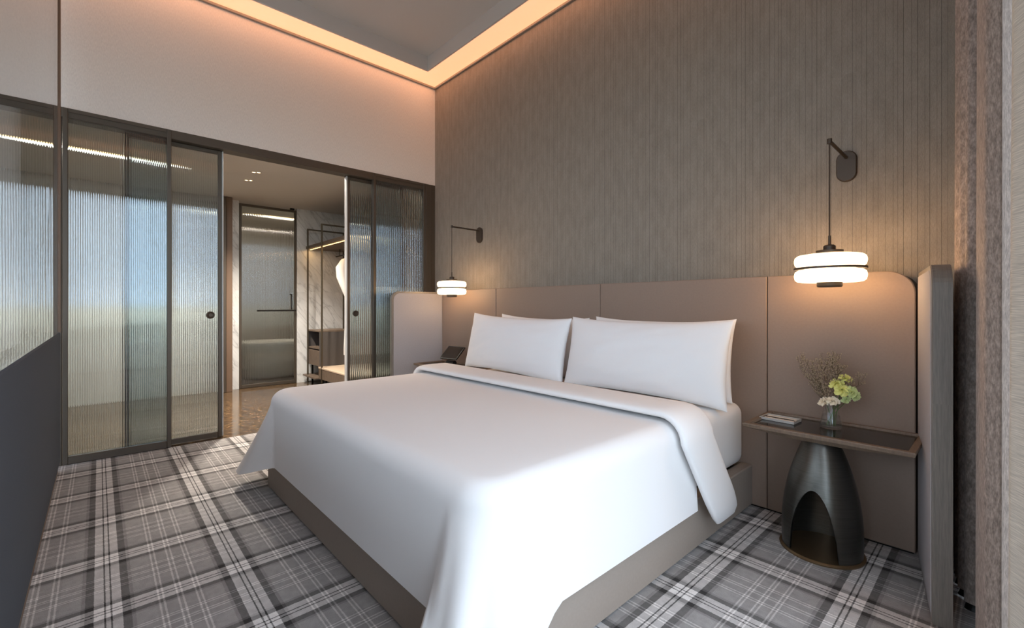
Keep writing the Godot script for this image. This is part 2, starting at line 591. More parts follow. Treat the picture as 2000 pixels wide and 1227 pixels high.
# ---------------------------------------------------------------- the room
func build_shell() -> void:
	# floor: a carpet slab whose weave starts at the partition
	var st := start()
	st.set_smooth_group(-1)
	var xs := [0.0, 1.918, 4.365, WIN + 0.3]
	var u_of := func(x: float) -> float: return (x - 0.327) / 0.53 if x < 1.919 else 3.0 + (x - 1.918) / 0.489
	for k in 3:
		var q := [Vector3(xs[k], 0, 7.2), Vector3(xs[k + 1], 0, 7.2), Vector3(xs[k + 1], 0, -0.2), Vector3(xs[k], 0, -0.2)]
		for i in [0, 2, 1, 0, 3, 2]:
			st.set_uv(Vector2(u_of.call(q[i].x), (3.058 - q[i].z) / 0.446))
			st.add_vertex(q[i])
	st.set_uv(Vector2.ZERO)
	add_box(st, Vector3(0, -0.12, -0.2), Vector3(WIN + 0.3, -0.002, 7.2))
	st.generate_normals()
	struct("floor", st.commit(), M.carpet_tartan, "grey tartan carpet with pale and dark stripes under the bed", "carpet")
	struct("floor_hall", bx(Vector3(-5.2, -0.12, -0.35), Vector3(0, -0.001, 7.2)), M.brown_marble, "polished brown marble floor beyond the glass partition", "floor")
	struct("wall_headboard", bx(Vector3(-0.0, -0.1, -0.2), Vector3(WIN + 0.3, TOP + 0.2, 0.0)), M.ribbed_wallcovering, "taupe wallcovering with fine vertical ribs behind the bed", "wall")
	struct("wall_partition", bx(Vector3(-0.14, HEAD, 0.0), Vector3(0.0, TOP + 0.2, 7.2)), M.cream_wallcovering, "plain cream wall above the glass partition", "wall")
	# ceiling: raised field inside a cove border
	struct("ceiling", bx(Vector3(0.0, TOP, 0.0), Vector3(WIN, TOP + 0.2, 7.0)), M.ceiling_paint, "flat grey raised ceiling inside the glowing cove", "ceiling")
	var w := 0.27
	struct("trim_1", bx(Vector3(w, CEIL, w), Vector3(w + 0.02, TOP, 7.0)), M.ceiling_paint, "grey upright face of the ceiling recess above the partition", "trim")
	struct("trim_2", bx(Vector3(w + 0.02, CEIL, w), Vector3(WIN - w - 0.02, TOP, w + 0.02)), M.ceiling_paint, "grey upright face of the ceiling recess above the bed wall", "trim")
	struct("trim_3", bx(Vector3(WIN - w - 0.02, CEIL, w), Vector3(WIN - w, TOP, 7.0)), M.ceiling_paint, "grey upright face of the ceiling recess along the window", "trim")
	struct("trim_4", bx(Vector3(0.0, CEIL - 0.03, 0.0), Vector3(0.022, CEIL - 0.004, 7.0), 0.004), M.trim_paint, "thin grey ledge under the cove above the partition", "trim")
	struct("trim_5", bx(Vector3(0.022, CEIL - 0.03, 0.0), Vector3(WIN, CEIL - 0.004, 0.022), 0.004), M.trim_paint, "thin grey ledge under the cove above the ribbed wall", "trim")
	# cove borders glow; a light of the same size lies just below each
	var warm := Color(1.0, 0.68, 0.50)
	var coves := [["cove_light", Vector3(0.0, CEIL, w), Vector3(w, CEIL + 0.02, 7.0), "warm glowing cove strip above the glass partition"],
		["cove_light", Vector3(0.0, CEIL, 0.0), Vector3(WIN, CEIL + 0.02, w), "warm glowing cove strip above the ribbed wall"],
		["cove_light", Vector3(WIN - w, CEIL, w), Vector3(WIN, CEIL + 0.02, 7.0), "warm glowing cove strip above the window"]]
	for k in coves:
		var o := obj(k[0], bx(k[1], k[2]), M.cove_diffuser)
		tag(o, k[3], "cove light")
	area_light("cove_lamp", Vector3(0.022 + (w - 0.022) / 2, CEIL - 0.003, (w + 7.0) / 2), Vector2(w - 0.024, 7.0 - w), warm, 1.32)
	area_light("cove_lamp_b", Vector3(WIN / 2, CEIL - 0.003, 0.022 + (w - 0.022) / 2), Vector2(WIN - 0.05, w - 0.024), warm, 1.32)
	area_light("cove_lamp_c", Vector3(WIN - w / 2, CEIL - 0.003, (w + 7.0) / 2), Vector2(w - 0.024, 7.0 - w), warm, 1.32)
	# window wall with two tall openings, one in the bedroom and one behind the divider
	var y0 := 0.10
	var y1 := 3.12
	var ww := struct_root("wall_window", "plain beige wall round the tall windows", "wall")
	obj("sill_wall", bx(Vector3(WIN, -0.1, 0.0), Vector3(WIN + 0.3, y0, 7.0)), M.room_paint, ww)
	obj("lintel", bx(Vector3(WIN, y1, 0.0), Vector3(WIN + 0.3, TOP + 0.2, 7.0)), M.room_paint, ww)
	var at := 0.0
	var n := 0
	for span in [[0.72, 3.26], [4.10, 6.70]]:
		var z0: float = span[0]
		var z1: float = span[1]
		obj("pier", bx(Vector3(WIN, y0, at), Vector3(WIN + 0.3, y1, z0)), M.room_paint, ww)
		at = z1
		n += 1
		var wi := struct_root("window_%d" % n, ["tall window of clear panes beside the curtains", "tall window of clear panes behind the divider"][n - 1], "window", Vector3(WIN + 0.12, 0, 0))
		obj("sill", bx(Vector3(-0.13, y0, z0), Vector3(0.05, y0 + 0.03, z1), 0.004), M.dark_frame, wi)
		obj("head_rail", bx(Vector3(0, y1 - 0.05, z0), Vector3(0.05, y1, z1), 0.004), M.dark_frame, wi)
		for k in 3:
			var z := lerpf(z0, z1 - 0.05, k / 2.0)
			obj("mullion", bx(Vector3(0, y0 + 0.03, z), Vector3(0.05, y1 - 0.05, z + 0.05), 0.004), M.dark_frame, wi)
			if k < 2:
				var zn := lerpf(z0, z1 - 0.05, (k + 1) / 2.0)
				obj("pane", bx(Vector3(0.02, y0 + 0.03, z + 0.05), Vector3(0.026, y1 - 0.05, zn)), M.window_glass, wi)
	obj("pier", bx(Vector3(WIN, y0, at), Vector3(WIN + 0.3, y1, 7.0)), M.room_paint, ww)
	# far wall: unseen window added for frontal light on pillows and headboard
	var y2 := 3.70
	var wl := struct_root("wall_living", "plain beige wall of the space behind the divider", "wall")
	obj("sill_wall", bx(Vector3(-5.2, -0.1, 7.0), Vector3(WIN + 0.3, y0, 7.2)), M.room_paint, wl)
	obj("lintel", bx(Vector3(-5.2, y2, 7.0), Vector3(WIN + 0.3, TOP + 0.2, 7.2)), M.room_paint, wl)
	obj("pier", bx(Vector3(-5.2, y0, 7.0), Vector3(0.5, y2, 7.2)), M.room_paint, wl)
	obj("pier", bx(Vector3(4.9, y0, 7.0), Vector3(WIN + 0.3, y2, 7.2)), M.room_paint, wl)
	var wf := struct_root("window_3", "wide unseen window of clear panes added behind the divider to light the headboard", "window", Vector3(0, 0, 7.10))
	obj("sill", bx(Vector3(0.5, y0, -0.10), Vector3(4.9, y0 + 0.03, 0.05), 0.004), M.dark_frame, wf)
	obj("head_rail", bx(Vector3(0.5, y2 - 0.05, 0), Vector3(4.9, y2, 0.05), 0.004), M.dark_frame, wf)
	for k in 4:
		var x := lerpf(0.5, 4.85, k / 3.0)
		obj("mullion", bx(Vector3(x, y0 + 0.03, 0), Vector3(x + 0.05, y2 - 0.05, 0.05), 0.004), M.dark_frame, wf)
		if k < 3:
			obj("pane", bx(Vector3(x + 0.05, y0 + 0.03, 0.02), Vector3(lerpf(0.5, 4.85, (k + 1) / 3.0), y2 - 0.05, 0.026)), M.window_glass, wf)

# ---------------------------------------------------------------- glass partition
# a solid sheet of reeded glass: flat at the back (x = 0), rounded vertical reeds in front; z runs from 0 to width, y from 0 to height
func fluted(width: float, height: float, pitch: float, slope: float) -> ArrayMesh:
	var n := int(round(width / pitch))
	var p := width / n
	var r := p / 2.0 / sin(slope)
	var t := 0.008
	var seg := 6
	var v := PackedVector3Array()
	var nn := PackedVector3Array()
	var ix := PackedInt32Array()
	var quad := func(a: Vector3, b: Vector3, na: Vector3, nb: Vector3) -> void:
		# a, b: bottom points of a strip that rises to height; outward normals na, nb, outward = up x (b - a)
		var k := v.size()
		v.append_array([a, b, b + Vector3(0, height, 0), a + Vector3(0, height, 0)])
		nn.append_array([na, nb, nb, na])
		ix.append_array([k, k + 1, k + 2, k, k + 2, k + 3])
	for i in n:
		for s in seg:
			var a0 := lerpf(-slope, slope, float(s) / seg)
			var a1 := lerpf(-slope, slope, float(s + 1) / seg)
			var zc := (i + 0.5) * p
			var pa := Vector3(t + r * (cos(a0) - cos(slope)), 0, zc + r * sin(a0))
			var pb := Vector3(t + r * (cos(a1) - cos(slope)), 0, zc + r * sin(a1))
			quad.call(pa, pb, Vector3(cos(a0), 0, sin(a0)), Vector3(cos(a1), 0, sin(a1)))
	var fx := t
	quad.call(Vector3(fx, 0, width), Vector3(0, 0, width), Vector3(0, 0, 1), Vector3(0, 0, 1))
	quad.call(Vector3(0, 0, width), Vector3.ZERO, Vector3(-1, 0, 0), Vector3(-1, 0, 0))
	quad.call(Vector3.ZERO, Vector3(fx, 0, 0), Vector3(0, 0, -1), Vector3(0, 0, -1))
	for y in [0.0, height]:
		for i in n:
			for s in seg:
				var a0 := lerpf(-slope, slope, float(s) / seg)
				var a1 := lerpf(-slope, slope, float(s + 1) / seg)
				var zc := (i + 0.5) * p
				var q := [Vector3(0, y, zc + r * sin(a0)), Vector3(t + r * (cos(a0) - cos(slope)), y, zc + r * sin(a0)), Vector3(t + r * (cos(a1) - cos(slope)), y, zc + r * sin(a1)), Vector3(0, y, zc + r * sin(a1))]
				var k := v.size()
				v.append_array(q)
				var up := Vector3(0, 1 if y > 0 else -1, 0)
				nn.append_array([up, up, up, up])
				ix.append_array([k, k + 1, k + 2, k, k + 2, k + 3] if y > 0 else [k, k + 2, k + 1, k, k + 3, k + 2])
	var arr := []
	arr.resize(Mesh.ARRAY_MAX)
	arr[Mesh.ARRAY_VERTEX] = v
	arr[Mesh.ARRAY_NORMAL] = nn
	arr[Mesh.ARRAY_INDEX] = ix
	var m := ArrayMesh.new()
	m.add_surface_from_arrays(Mesh.PRIMITIVE_TRIANGLES, arr)
	return m

# a framed leaf of reeded glass between z0 and z1 whose frame lies between x0 and x1
func leaf(root: Node3D, z0: float, z1: float, y1: float, x0: float, x1: float, bar: float, foot: float, pitch: float, glass_m: Material) -> void:
	var f := M.dark_frame as Material
	obj("stile", bx(Vector3(x0, 0.004, z0), Vector3(x1, y1, z0 + bar), 0.003), f, root)
	obj("stile", bx(Vector3(x0, 0.004, z1 - bar), Vector3(x1, y1, z1), 0.003), f, root)
	obj("top_rail", bx(Vector3(x0, y1 - bar, z0 + bar), Vector3(x1, y1, z1 - bar), 0.003), f, root)
	obj("bottom_rail", bx(Vector3(x0, 0.004, z0 + bar), Vector3(x1, foot, z1 - bar), 0.003), f, root)
	obj("fluted_pane", fluted(z1 - z0 - 2 * bar, y1 - bar - foot, pitch, 0.33 if pitch < 0.022 else 0.55), glass_m, root, Vector3((x0 + x1) / 2 - 0.004, foot, z0 + bar))

func ring_pull(root: Node3D, at: Vector3) -> void:
	var st := start()
	add_lathe(st, crisp([Vector2(0.016, 0.0), Vector2(0.016, 0.004), Vector2(0.026, 0.012), Vector2(0.033, 0.010), Vector2(0.034, 0.0)]), 32)
	add_lathe(st, [Vector2(0.017, 0.004), Vector2(0.0, 0.004)], 32)
	var o := obj("ring_pull", done(st), M.bronze, root, at)
	o.rotation.z = -PI / 2

func build_partition() -> void:
	var h := struct_root("trim_6", "dark bronze header track over the sliding glass doors", "header")
	obj("header_face", bx(Vector3(-0.13, HEAD - 0.075, 0.0), Vector3(0.004, HEAD, 7.0), 0.003), M.dark_frame, h)
	obj("end_post", bx(Vector3(-0.13, 0.0, 0.0), Vector3(0.002, HEAD - 0.075, 0.06), 0.003), M.dark_frame, h)
	obj("end_post", bx(Vector3(-0.13, 0.0, 0.064), Vector3(0.012, HEAD - 0.004, 0.137), 0.003), M.dark_frame, h)
	var a := thing("fixed_glass_panel", "wide fixed panel of reeded glass next to the fabric divider", "glass panel")
	leaf(a, 2.630, 3.287, HEAD - 0.002, -0.045, 0.012, 0.03, 0.06, 0.0135, M.fluted_glass)
	var b := thing("fixed_glass_panel", "fixed panel of reeded glass beside the headboard wall", "glass panel")
	leaf(b, 0.139, 0.815, HEAD - 0.002, -0.045, 0.012, 0.03, 0.06, 0.024, M.fluted_glass)
	var d := struct_root("door_1", "sliding reeded glass door with ring pull next to the fabric divider", "door")
	leaf(d, 2.252, 2.93, HEAD - 0.078, -0.108, -0.068, 0.03, 0.05, 0.0135, M.fluted_glass)
	ring_pull(d, Vector3(-0.082, 1.12, 2.338))
	obj("edge_seal", bx(Vector3(-0.118, 0.01, 2.240), Vector3(-0.060, HEAD - 0.078, 2.2515), 0.003), M.pale_seal, d)
	var e := struct_root("door_2", "sliding reeded glass door with ring pull beside the headboard fin", "door")
	leaf(e, 0.40, 1.080, HEAD - 0.078, -0.108, -0.068, 0.03, 0.05, 0.024, M.fluted_glass)
	ring_pull(e, Vector3(-0.082, 1.12, 0.983))
	obj("edge_seal", bx(Vector3(-0.118, 0.01, 1.0805), Vector3(-0.060, HEAD - 0.078, 1.093), 0.003), M.pale_seal, e)
	# plain wall closing the hall beyond the divider
	struct("wall_hall_front", bx(Vector3(-0.14, -0.1, 3.50), Vector3(0.0, HEAD - 0.076, 7.0)), M.room_paint, "plain beige wall beside the glass partition behind the divider", "wall")
	obj("filler_post", bx(Vector3(-0.13, 0.0, 3.29), Vector3(0.002, HEAD - 0.075, 3.5), 0.003), M.dark_frame, h)

func build_divider() -> void:
	var d := thing("room_divider", "dark upholstered half wall with tall clear glass above it", "divider", Vector3(0.175, 0, 3.29))
	obj("plinth", bx(Vector3(0.02, 0.0, 0.012), Vector3(4.2, 0.10, 0.088)), M.jamb_wood, d)
	obj("upholstered_panel", bx(Vector3(0.0, 0.085, 0.0), Vector3(4.2, 1.01, 0.10), 0.006), M.divider_fabric, d)
	obj("glass_pane", bx(Vector3(0.022, 1.012, 0.006), Vector3(4.2, 3.88, 0.018)), M.divider_glass, d)
	obj("end_profile", bx(Vector3(-0.008, 1.012, -0.002), Vector3(0.02, 3.88, 0.03), 0.003), M.jamb_wood, d)

# ---------------------------------------------------------------- bed and headboard
func build_headboard() -> void:
	var h := thing("headboard", "wide taupe leather headboard of four panels with angled end fins", "headboard")
	obj("backing", prism(rounded(0.446, 0.0, 4.496, 1.368, [0, 0, 0.10, 0.10]), 0.0, HB - 0.03), M.black_metal, h)
	var seams := [0.442, 1.39, 2.645, 3.844, 4.50]
	for k in 4:
		var r := [0.0, 0.0, 0.11 if k == 3 else 0.0, 0.11 if k == 0 else 0.0]
		obj("panel", prism(rounded(seams[k] + 0.0022, 0.010, seams[k + 1] - 0.0022, 1.375, r), HB - 0.03, HB, 0.004), M.headboard_leather, h)
	obj("plinth", bx(Vector3(0.45, 0.0, HB - 0.03), Vector3(4.49, 0.009, HB - 0.012)), M.black_metal, h)
	for s in [0, 1]:
		var fin := Node3D.new()
		fin.name = "fin"
		h.add_child(fin, true)
		# local: x along the fin away from the wall, y up, z through its thickness towards the bed
		var dir := Vector3(0.158, 0, 0.987) if s == 1 else Vector3(-0.158, 0, 0.987)
		var inward := Vector3(-0.987, 0, 0.158) if s == 1 else Vector3(0.987, 0, 0.158)
		fin.transform = Transform3D(Basis(dir, Vector3.UP, inward), Vector3(4.503, 0, HB - 0.01) if s == 1 else Vector3(0.439, 0, HB - 0.01))
		if s == 1:
			fin.transform.basis = Basis(dir, Vector3.UP, dir.cross(Vector3.UP))
		else:
			fin.transform.basis = Basis(dir, Vector3.UP, dir.cross(Vector3.UP))
		var side := 1.0 if dir.cross(Vector3.UP).dot(inward) > 0 else -1.0
		var frame := prism(rounded(0.0, 0.0, 0.595, 1.362, [0, 0, 0.09, 0]), 0.0, 0.058, 0.004)
		var pad := prism(rounded(0.002, 0.03, 0.575, 1.343, [0, 0, 0.075, 0]), 0.0, 0.012, 0.004)
		var f := obj("frame", frame, M.dark_oak, fin)
		var p := obj("fabric_pad", pad, M.fin_fabric, fin)
		f.position.z = -0.062 if side > 0 else 0.004
		if side > 0:
			p.position.z = -0.0135
		else:
			p.rotation.y = PI
			p.position = Vector3(0.577, 0, 0.0135)
			p.scale.x = 1.0
			p.mesh = prism(rounded(0.002, 0.03, 0.575, 1.343, [0, 0, 0, 0.075]), 0.0, 0.012, 0.004)

const BX0 := 1.50
const BX1 := 3.765
const BZ1 := 2.262

# duvet profile: perimeter position s (metres along the left side, foot and right side) and t from the middle (0) to the hem (1)
func build_bed() -> void:
	var b := thing("bed_platform", "low taupe leather bed platform on the tartan carpet", "bed")
	obj("foot_board", bx(Vector3(BX0, 0.012, BZ1 - 0.07), Vector3(BX1, 0.25, BZ1), 0.006), M.platform_leather, b)
	obj("side_rail", bx(Vector3(BX0, 0.012, HB + 0.002), Vector3(BX0 + 0.07, 0.25, BZ1 - 0.0705), 0.006), M.platform_leather, b)
	obj("side_rail", bx(Vector3(BX1 - 0.07, 0.012, HB + 0.002), Vector3(BX1, 0.25, BZ1 - 0.0705), 0.006), M.platform_leather, b)
	obj("base_deck", bx(Vector3(BX0 + 0.071, 0.0, HB + 0.002), Vector3(BX1 - 0.071, 0.22, BZ1 - 0.071)), M.black_metal, b)
	# mattress: a box with soft rounded edges in a fitted sheet
	var x0 := BX0 + 0.045
	var x1 := BX1 - 0.035
	var z0 := HB + 0.02
	var z1 := BZ1 - 0.06
	var mt := obj("mattress", soft_box(Vector3(x0, 0.25, z0), Vector3(x1, 0.625, z1), 0.07), M.white_linen)
	tag(mt, "mattress in a white fitted sheet on the taupe platform", "mattress")
	build_duvet()

# a box with rounded edges (radius r)
func soft_box(a: Vector3, b: Vector3, r: float) -> ArrayMesh:
	var st := start()
	var mid := (a + b) / 2
	var h := (b - a) / 2
	var n := 14
	for ax in 3:
		for s: float in [-1.0, 1.0]:
			var u := (ax + 1) % 3
			var v := (ax + 2) % 3
			add_grid(st, n, n, func(p: float, q: float) -> Vector3:
				var e := func(t: float, len_: float) -> float:
					# spends half of the steps in the rounding at each end
					var k := t * 2.0 - 1.0
					var c := clampf(k * 2.0, -1.0, 1.0) * 0.5 + (k - clampf(k, -0.5, 0.5)) * 1.0
					return signf(k) * (len_ - r + (absf(k) - 0.5) * 2.0 * r) if absf(k) > 0.5 else k * 2.0 * (len_ - r) + 0.0 * c
				var d := Vector3.ZERO
				d[ax] = s * h[ax]
				d[u] = e.call(p, h[u]) * (s if true else 1.0)
				d[v] = e.call(q, h[v])
				var core := Vector3(clampf(d.x, -h.x + r, h.x - r), clampf(d.y, -h.y + r, h.y - r), clampf(d.z, -h.z + r, h.z - r))
				var o := d - core
				if o.length() > 1e-6:
					o = o.normalized() * r
				return mid + core + o, 1)
	return done(st)

func bump_at(s: float, width: float) -> float:
	var k := clampf(1.6 - absf(s) / width, 0.0, 1.0)
	return k * k * (3.0 - 2.0 * k)

func build_duvet() -> void:
	var r := 0.085                 # rounding over the mattress edge
	var top := 0.66
	var xl := BX0 + 0.085          # where the rounding starts
	var xr := BX1 - 0.07
	var zf := BZ1 - 0.07
	var zh := 0.98                 # head end, under the fold
	var rc := 0.06
	# perimeter stations: [point, outward direction, arc distance from each corner]
	var st_ := []
	var push := func(p: Vector2, d: Vector2, c0: float, c1: float) -> void: st_.append([p, d, c0, c1])
	var n1 := 26
	for i in n1:
		var z := lerpf(zh, zf - rc, float(i) / n1)
		push.call(Vector2(xl, z), Vector2(-1, 0), (zf - rc - z), 9.0)
	for i in 13:
		var a := PI - PI / 2 * i / 12.0
		push.call(Vector2(xl + rc, zf - rc) + Vector2(cos(a), sin(a)) * rc, Vector2(cos(a), sin(a)), 0.0, 9.0)
	var n2 := 120
	for i in range(1, n2):
		var x := lerpf(xl + rc, xr - rc, float(i) / n2)
		push.call(Vector2(x, zf), Vector2(0, 1), x - xl - rc, xr - rc - x)
	for i in 17:
		var a := PI / 2 - PI / 2 * i / 16.0
		push.call(Vector2(xr - rc, zf - rc) + Vector2(cos(a), sin(a)) * rc, Vector2(cos(a), sin(a)), 9.0, 0.0)
	for i in range(1, n1 + 14):
		var z := lerpf(zf - rc, zh, float(i) / (n1 + 13))
		push.call(Vector2(xr, z), Vector2(1, 0), 9.0, zf - rc - z)
	var ns := st_.size() - 1
	var rows := 34
	var soft := noise(0.9, 101, 2)
	var cx := (xl + xr) / 2
	var mesh := grid(rows, ns, func(u: float, v: float) -> Vector3:
		var q: Array = st_[int(round(v * ns))]
		var p: Vector2 = q[0]
		var d: Vector2 = q[1]
		var j := int(round(u * rows))
		if j <= 10:
			var spine := Vector2(cx, clampf(p.y, zh, zf - 1.05))
			var k := float(j) / 10.0
			k = 1.0 - pow(1.0 - k, 1.3)
			var w := spine.lerp(p, k)
			return Vector3(w.x, top + 0.006 * soft.get_noise_2d(w.x * 2.0, w.y * 2.0) * (1 - k), w.y)
		if j <= 17:
			var a := PI / 2 * (j - 10) / 7.0
			var w := p + d * sin(a) * r
			return Vector3(w.x, top - r * (1 - cos(a)), w.y)
		var t := float(j - 17) / (rows - 17)
		var g0 := bump_at(q[2], 0.09 * (0.35 + 0.65 * t))
		var g1 := bump_at(q[3], lerpf(0.11, 0.07, clampf(d.y, 0.0, 1.0)) * (0.3 + 0.7 * t))
		var hem := 0.215
		if d.x > 0.5 and q[3] < 8.0:
			hem = 0.225
		hem = lerpf(hem, 0.105, g0)
		hem = lerpf(hem, 0.03, bump_at(q[3], lerpf(0.055, 0.040, clampf(d.y, 0.0, 1.0))))
		var out := 0.02 * t
		var w2 := p + d * (r + out)
		var y := lerpf(top - r, hem, t)
		# spare cloth at the corners stands away from the bed
		w2 += Vector2(-0.92, 0.40) * 0.30 * g0 * pow(t, 1.15)
		var turn := atan2(d.y, d.x)
		w2 += Vector2(0.52, 0.85) * 0.24 * g1 * pow(t, 1.1)
		w2 += d * 0.018 * g1 * t * sin(turn * 7.0 + 0.6)
		return Vector3(w2.x, y, w2.y))
	var dv := thing("duvet", "smooth white duvet draped over the bed with flared corners", "duvet")
	obj("cover", mesh, M.white_linen, dv)
	# the turned-back end: a padded band across the bed and down its side, slanting to the head as it falls
	var path := []
	var y_top := top + 0.014
	var ro := r + 0.014
	var xa := xl
	var xb := xr
	for i in 8:
		path.append([Vector2(xa - ro - 0.03, lerpf(0.13, y_top - ro, i / 8.0)), (y_top - ro) - lerpf(0.13, y_top - ro, i / 8.0)])
	for i in 7:
		var a := PI - PI / 2 * i / 6.0
		path.append([Vector2(xa + cos(a) * ro, y_top - ro + sin(a) * ro), 0.0])
	for i in range(1, 24):
		path.append([Vector2(lerpf(xa, xb, i / 24.0), y_top), 0.0])
	for i in 7:
		var a := PI / 2 - PI / 2 * i / 6.0
		path.append([Vector2(xb + cos(a) * ro, y_top - ro + sin(a) * ro), 0.0])
	for i in range(1, 12):
		var y := lerpf(y_top - ro, 0.13, i / 11.0)
		path.append([Vector2(xb + ro + 0.03 * i / 11.0, y), (y_top - ro) - y])
	var np := path.size() - 1
	var th := 0.048
	var band := grid(np, 28, func(u: float, v: float) -> Vector3:
		var k := int(round(u * np))
		var c: Vector2 = path[k][0]
		var a0: Vector2 = path[maxi(k - 1, 0)][0]
		var a1: Vector2 = path[mini(k + 1, np)][0]
		var nrm := Vector2(-(a1 - a0).y, (a1 - a0).x).normalized()
		var drop: float = path[k][1]
		# cross-section: a flat loop, round towards the head and thin at the seam
		var ends := minf(1.0, sqrt(maxf(0.0, 1.0 - pow(1.0 - minf(1.0, minf(k, np - k) / 4.0), 2.0))))
		var half := 0.145 * (0.72 + 0.28 * ends)
		var mid := 1.02 - drop * 0.62
		var a := v * TAU
		var e := Vector2(cos(a), sin(a))
		var sq := Vector2(signf(e.x) * pow(absf(e.x), 0.55), signf(e.y) * pow(absf(e.y), 0.7))
		var lift := (sq.y * 0.5 + 0.5) * th * (0.4 + 0.6 * ends)
		var pz := mid - sq.x * half
		var pp := c + nrm * lift
		return Vector3(pp.x, pp.y, pz))
	obj("turned_back_end", band, M.white_linen, dv)

func pillow_mesh(hw: float, hh: float, th: float, sd: int) -> ArrayMesh:
	var st := start()
	var n := 26
	var soft := noise(1.3, sd, 2)
	for s: float in [-1.0, 1.0]:
		add_grid(st, n, n, func(u: float, v: float) -> Vector3:
			var a := sin((u * 2 - 1) * PI / 2)
			var b := sin((v * 2 - 1) * PI / 2)
			a = a * s
			var x := hw * a * (1.0 - 0.045 * (1.0 - pow(absf(b), 2.2)) * absf(a))
			var y := hh * b * (1.0 - 0.11 * (1.0 - pow(absf(a), 2.6)) * absf(b))
			var fill := pow(maxf(0.0, (1 - a * a) * (1 - b * b)), 0.42)
			var z := s * th * fill * (1.0 + 0.10 * soft.get_noise_2d(a * 2.0, b * 2.0 + s * 7.0) - 0.18 * b)
			return Vector3(x, y, z))
	return done(st)

func build_pillows() -> void:
	var a := [
		["front", Vector3(3.185, 0.872, 0.515), 0.585, 0.255, 0.105, -0.20, 0.0, 201, "large white pillow leaning in front on the bed half beside the flower vase"],
		["back", Vector3(3.195, 0.875, 0.315), 0.515, 0.250, 0.085, -0.12, 0.0, 202, "white pillow tucked behind the front pillow on the half beside the flower vase"],
		["front", Vector3(1.99, 0.875, 0.515), 0.60, 0.255, 0.105, -0.20, -0.025, 203, "large white pillow leaning in front on the bed half beside the tablet"],
		["back", Vector3(2.10, 0.872, 0.315), 0.515, 0.250, 0.085, -0.12, -0.02, 204, "white pillow tucked behind the front pillow on the half beside the tablet"]]
	for p in a:
		var o := obj("pillow", pillow_mesh(p[2], p[3], p[4], p[7]), M.white_linen, null, p[1])
		o.rotation = Vector3(p[5], 0, p[6])
		tag(o, p[8], "pillow", "white pillows against the headboard")

# ---------------------------------------------------------------- bedside tables and what stands on them
func ogive(y: float) -> float:
	var k := clampf(y / 0.555, 0.0, 1.0)
	return 0.166 + 0.008 * sin(k * PI * 0.9) * (1.0 - k) - 0.100 * pow(k, 2.5)

func bedside_table(at: Vector3, w: float, off: float, label: String) -> void:
	var t := thing("bedside_table", label, "bedside table", at, "bedside tables beside the bed")
	# pedestal: a hollow bullet of brushed metal with an arched opening towards the room
	var half := 0.62
	var arch := func(a: float) -> float:
		var k := absf(a) / half
		return 0.0 if k >= 1.0 else 0.012 + 0.315 * pow(1.0 - pow(k, 2.0), 0.52)
	var st := start()
	var na := 96
	for side: float in [1.0, -1.0]:
		add_grid(st, 22, na, func(u: float, v: float) -> Vector3:
			var a := (v * 2 - 1) * PI
			# crowd the columns towards the jambs of the arch
			var y: float = lerpf(arch.call(a), 0.555, u)
			y = maxf(y, 0.012)
			var rr := ogive(y) - (0.0 if side > 0 else 0.008)
			var th := a if side < 0 else -a
			return Vector3(rr * sin(-th), y, rr * cos(th)), 0 if side > 0 else 2)
	obj("pedestal", done(st), M.brushed_bronze, t)
	obj("base_plate", lathe(crisp([Vector2(0.0, 0.0), Vector2(0.176, 0.0), Vector2(0.178, 0.008), Vector2(0.170, 0.014), Vector2(0.0, 0.014)]), 56), M.antique_brass, t)
	obj("neck", lathe(crisp([Vector2(0.0, 0.54), Vector2(0.070, 0.54), Vector2(0.074, 0.544), Vector2(0.074, 0.5465), Vector2(0.0, 0.5465)]), 48), M.black_metal, t)
	# tray: bevelled rim round a sunk black glass plate; z from the headboard outwards
	var zb := HB + 0.006 - at.z
	var zf := 0.60 - at.z
	var x0 := off - w / 2
	var x1 := off + w / 2
	var y0 := 0.562
	var y1 := 0.592
	st = start()
	var rim := 0.026
	st.set_smooth_group(-1)
	var ring := func(i: float, y: float) -> Array: return [Vector3(x0 + i, y, zf - i), Vector3(x1 - i, y, zf - i), Vector3(x1 - i, y, zb + i), Vector3(x0 + i, y, zb + i)]
	var under := [Vector3(-0.105, y0 - 0.016, 0.105), Vector3(0.105, y0 - 0.016, 0.105), Vector3(0.105, y0 - 0.016, -0.105), Vector3(-0.105, y0 - 0.016, -0.105)]
	var rs := [under, ring.call(0.012, y1 - 0.024), ring.call(0.003, y1 - 0.020), ring.call(0.0, y1 - 0.006), ring.call(0.003, y1), ring.call(rim, y1), ring.call(rim + 0.004, y1 - 0.010)]
	for k in rs.size() - 1:
		for i in 4:
			var j := (i + 1) % 4
			face(st, [rs[k][i], rs[k][j], rs[k + 1][j], rs[k + 1][i]], true)
	face(st, [rs[0][3], rs[0][2], rs[0][1], rs[0][0]], true)
	obj("tray", done(st), M.tray_oak, t)
	obj("glass_inlay", bx(Vector3(x0 + rim + 0.004, y1 - 0.016, zb + rim + 0.004), Vector3(x1 - rim - 0.004, y1 - 0.010, zf - rim - 0.004)), M.black_glass, t)

func curve(a: Vector3, b: Vector3, sag: Vector3, n := 8) -> Array:
	var out := []
	for i in n + 1:
		var t := float(i) / n
		out.append(a.lerp(b, t) + sag * 4.0 * t * (1 - t))
	return out

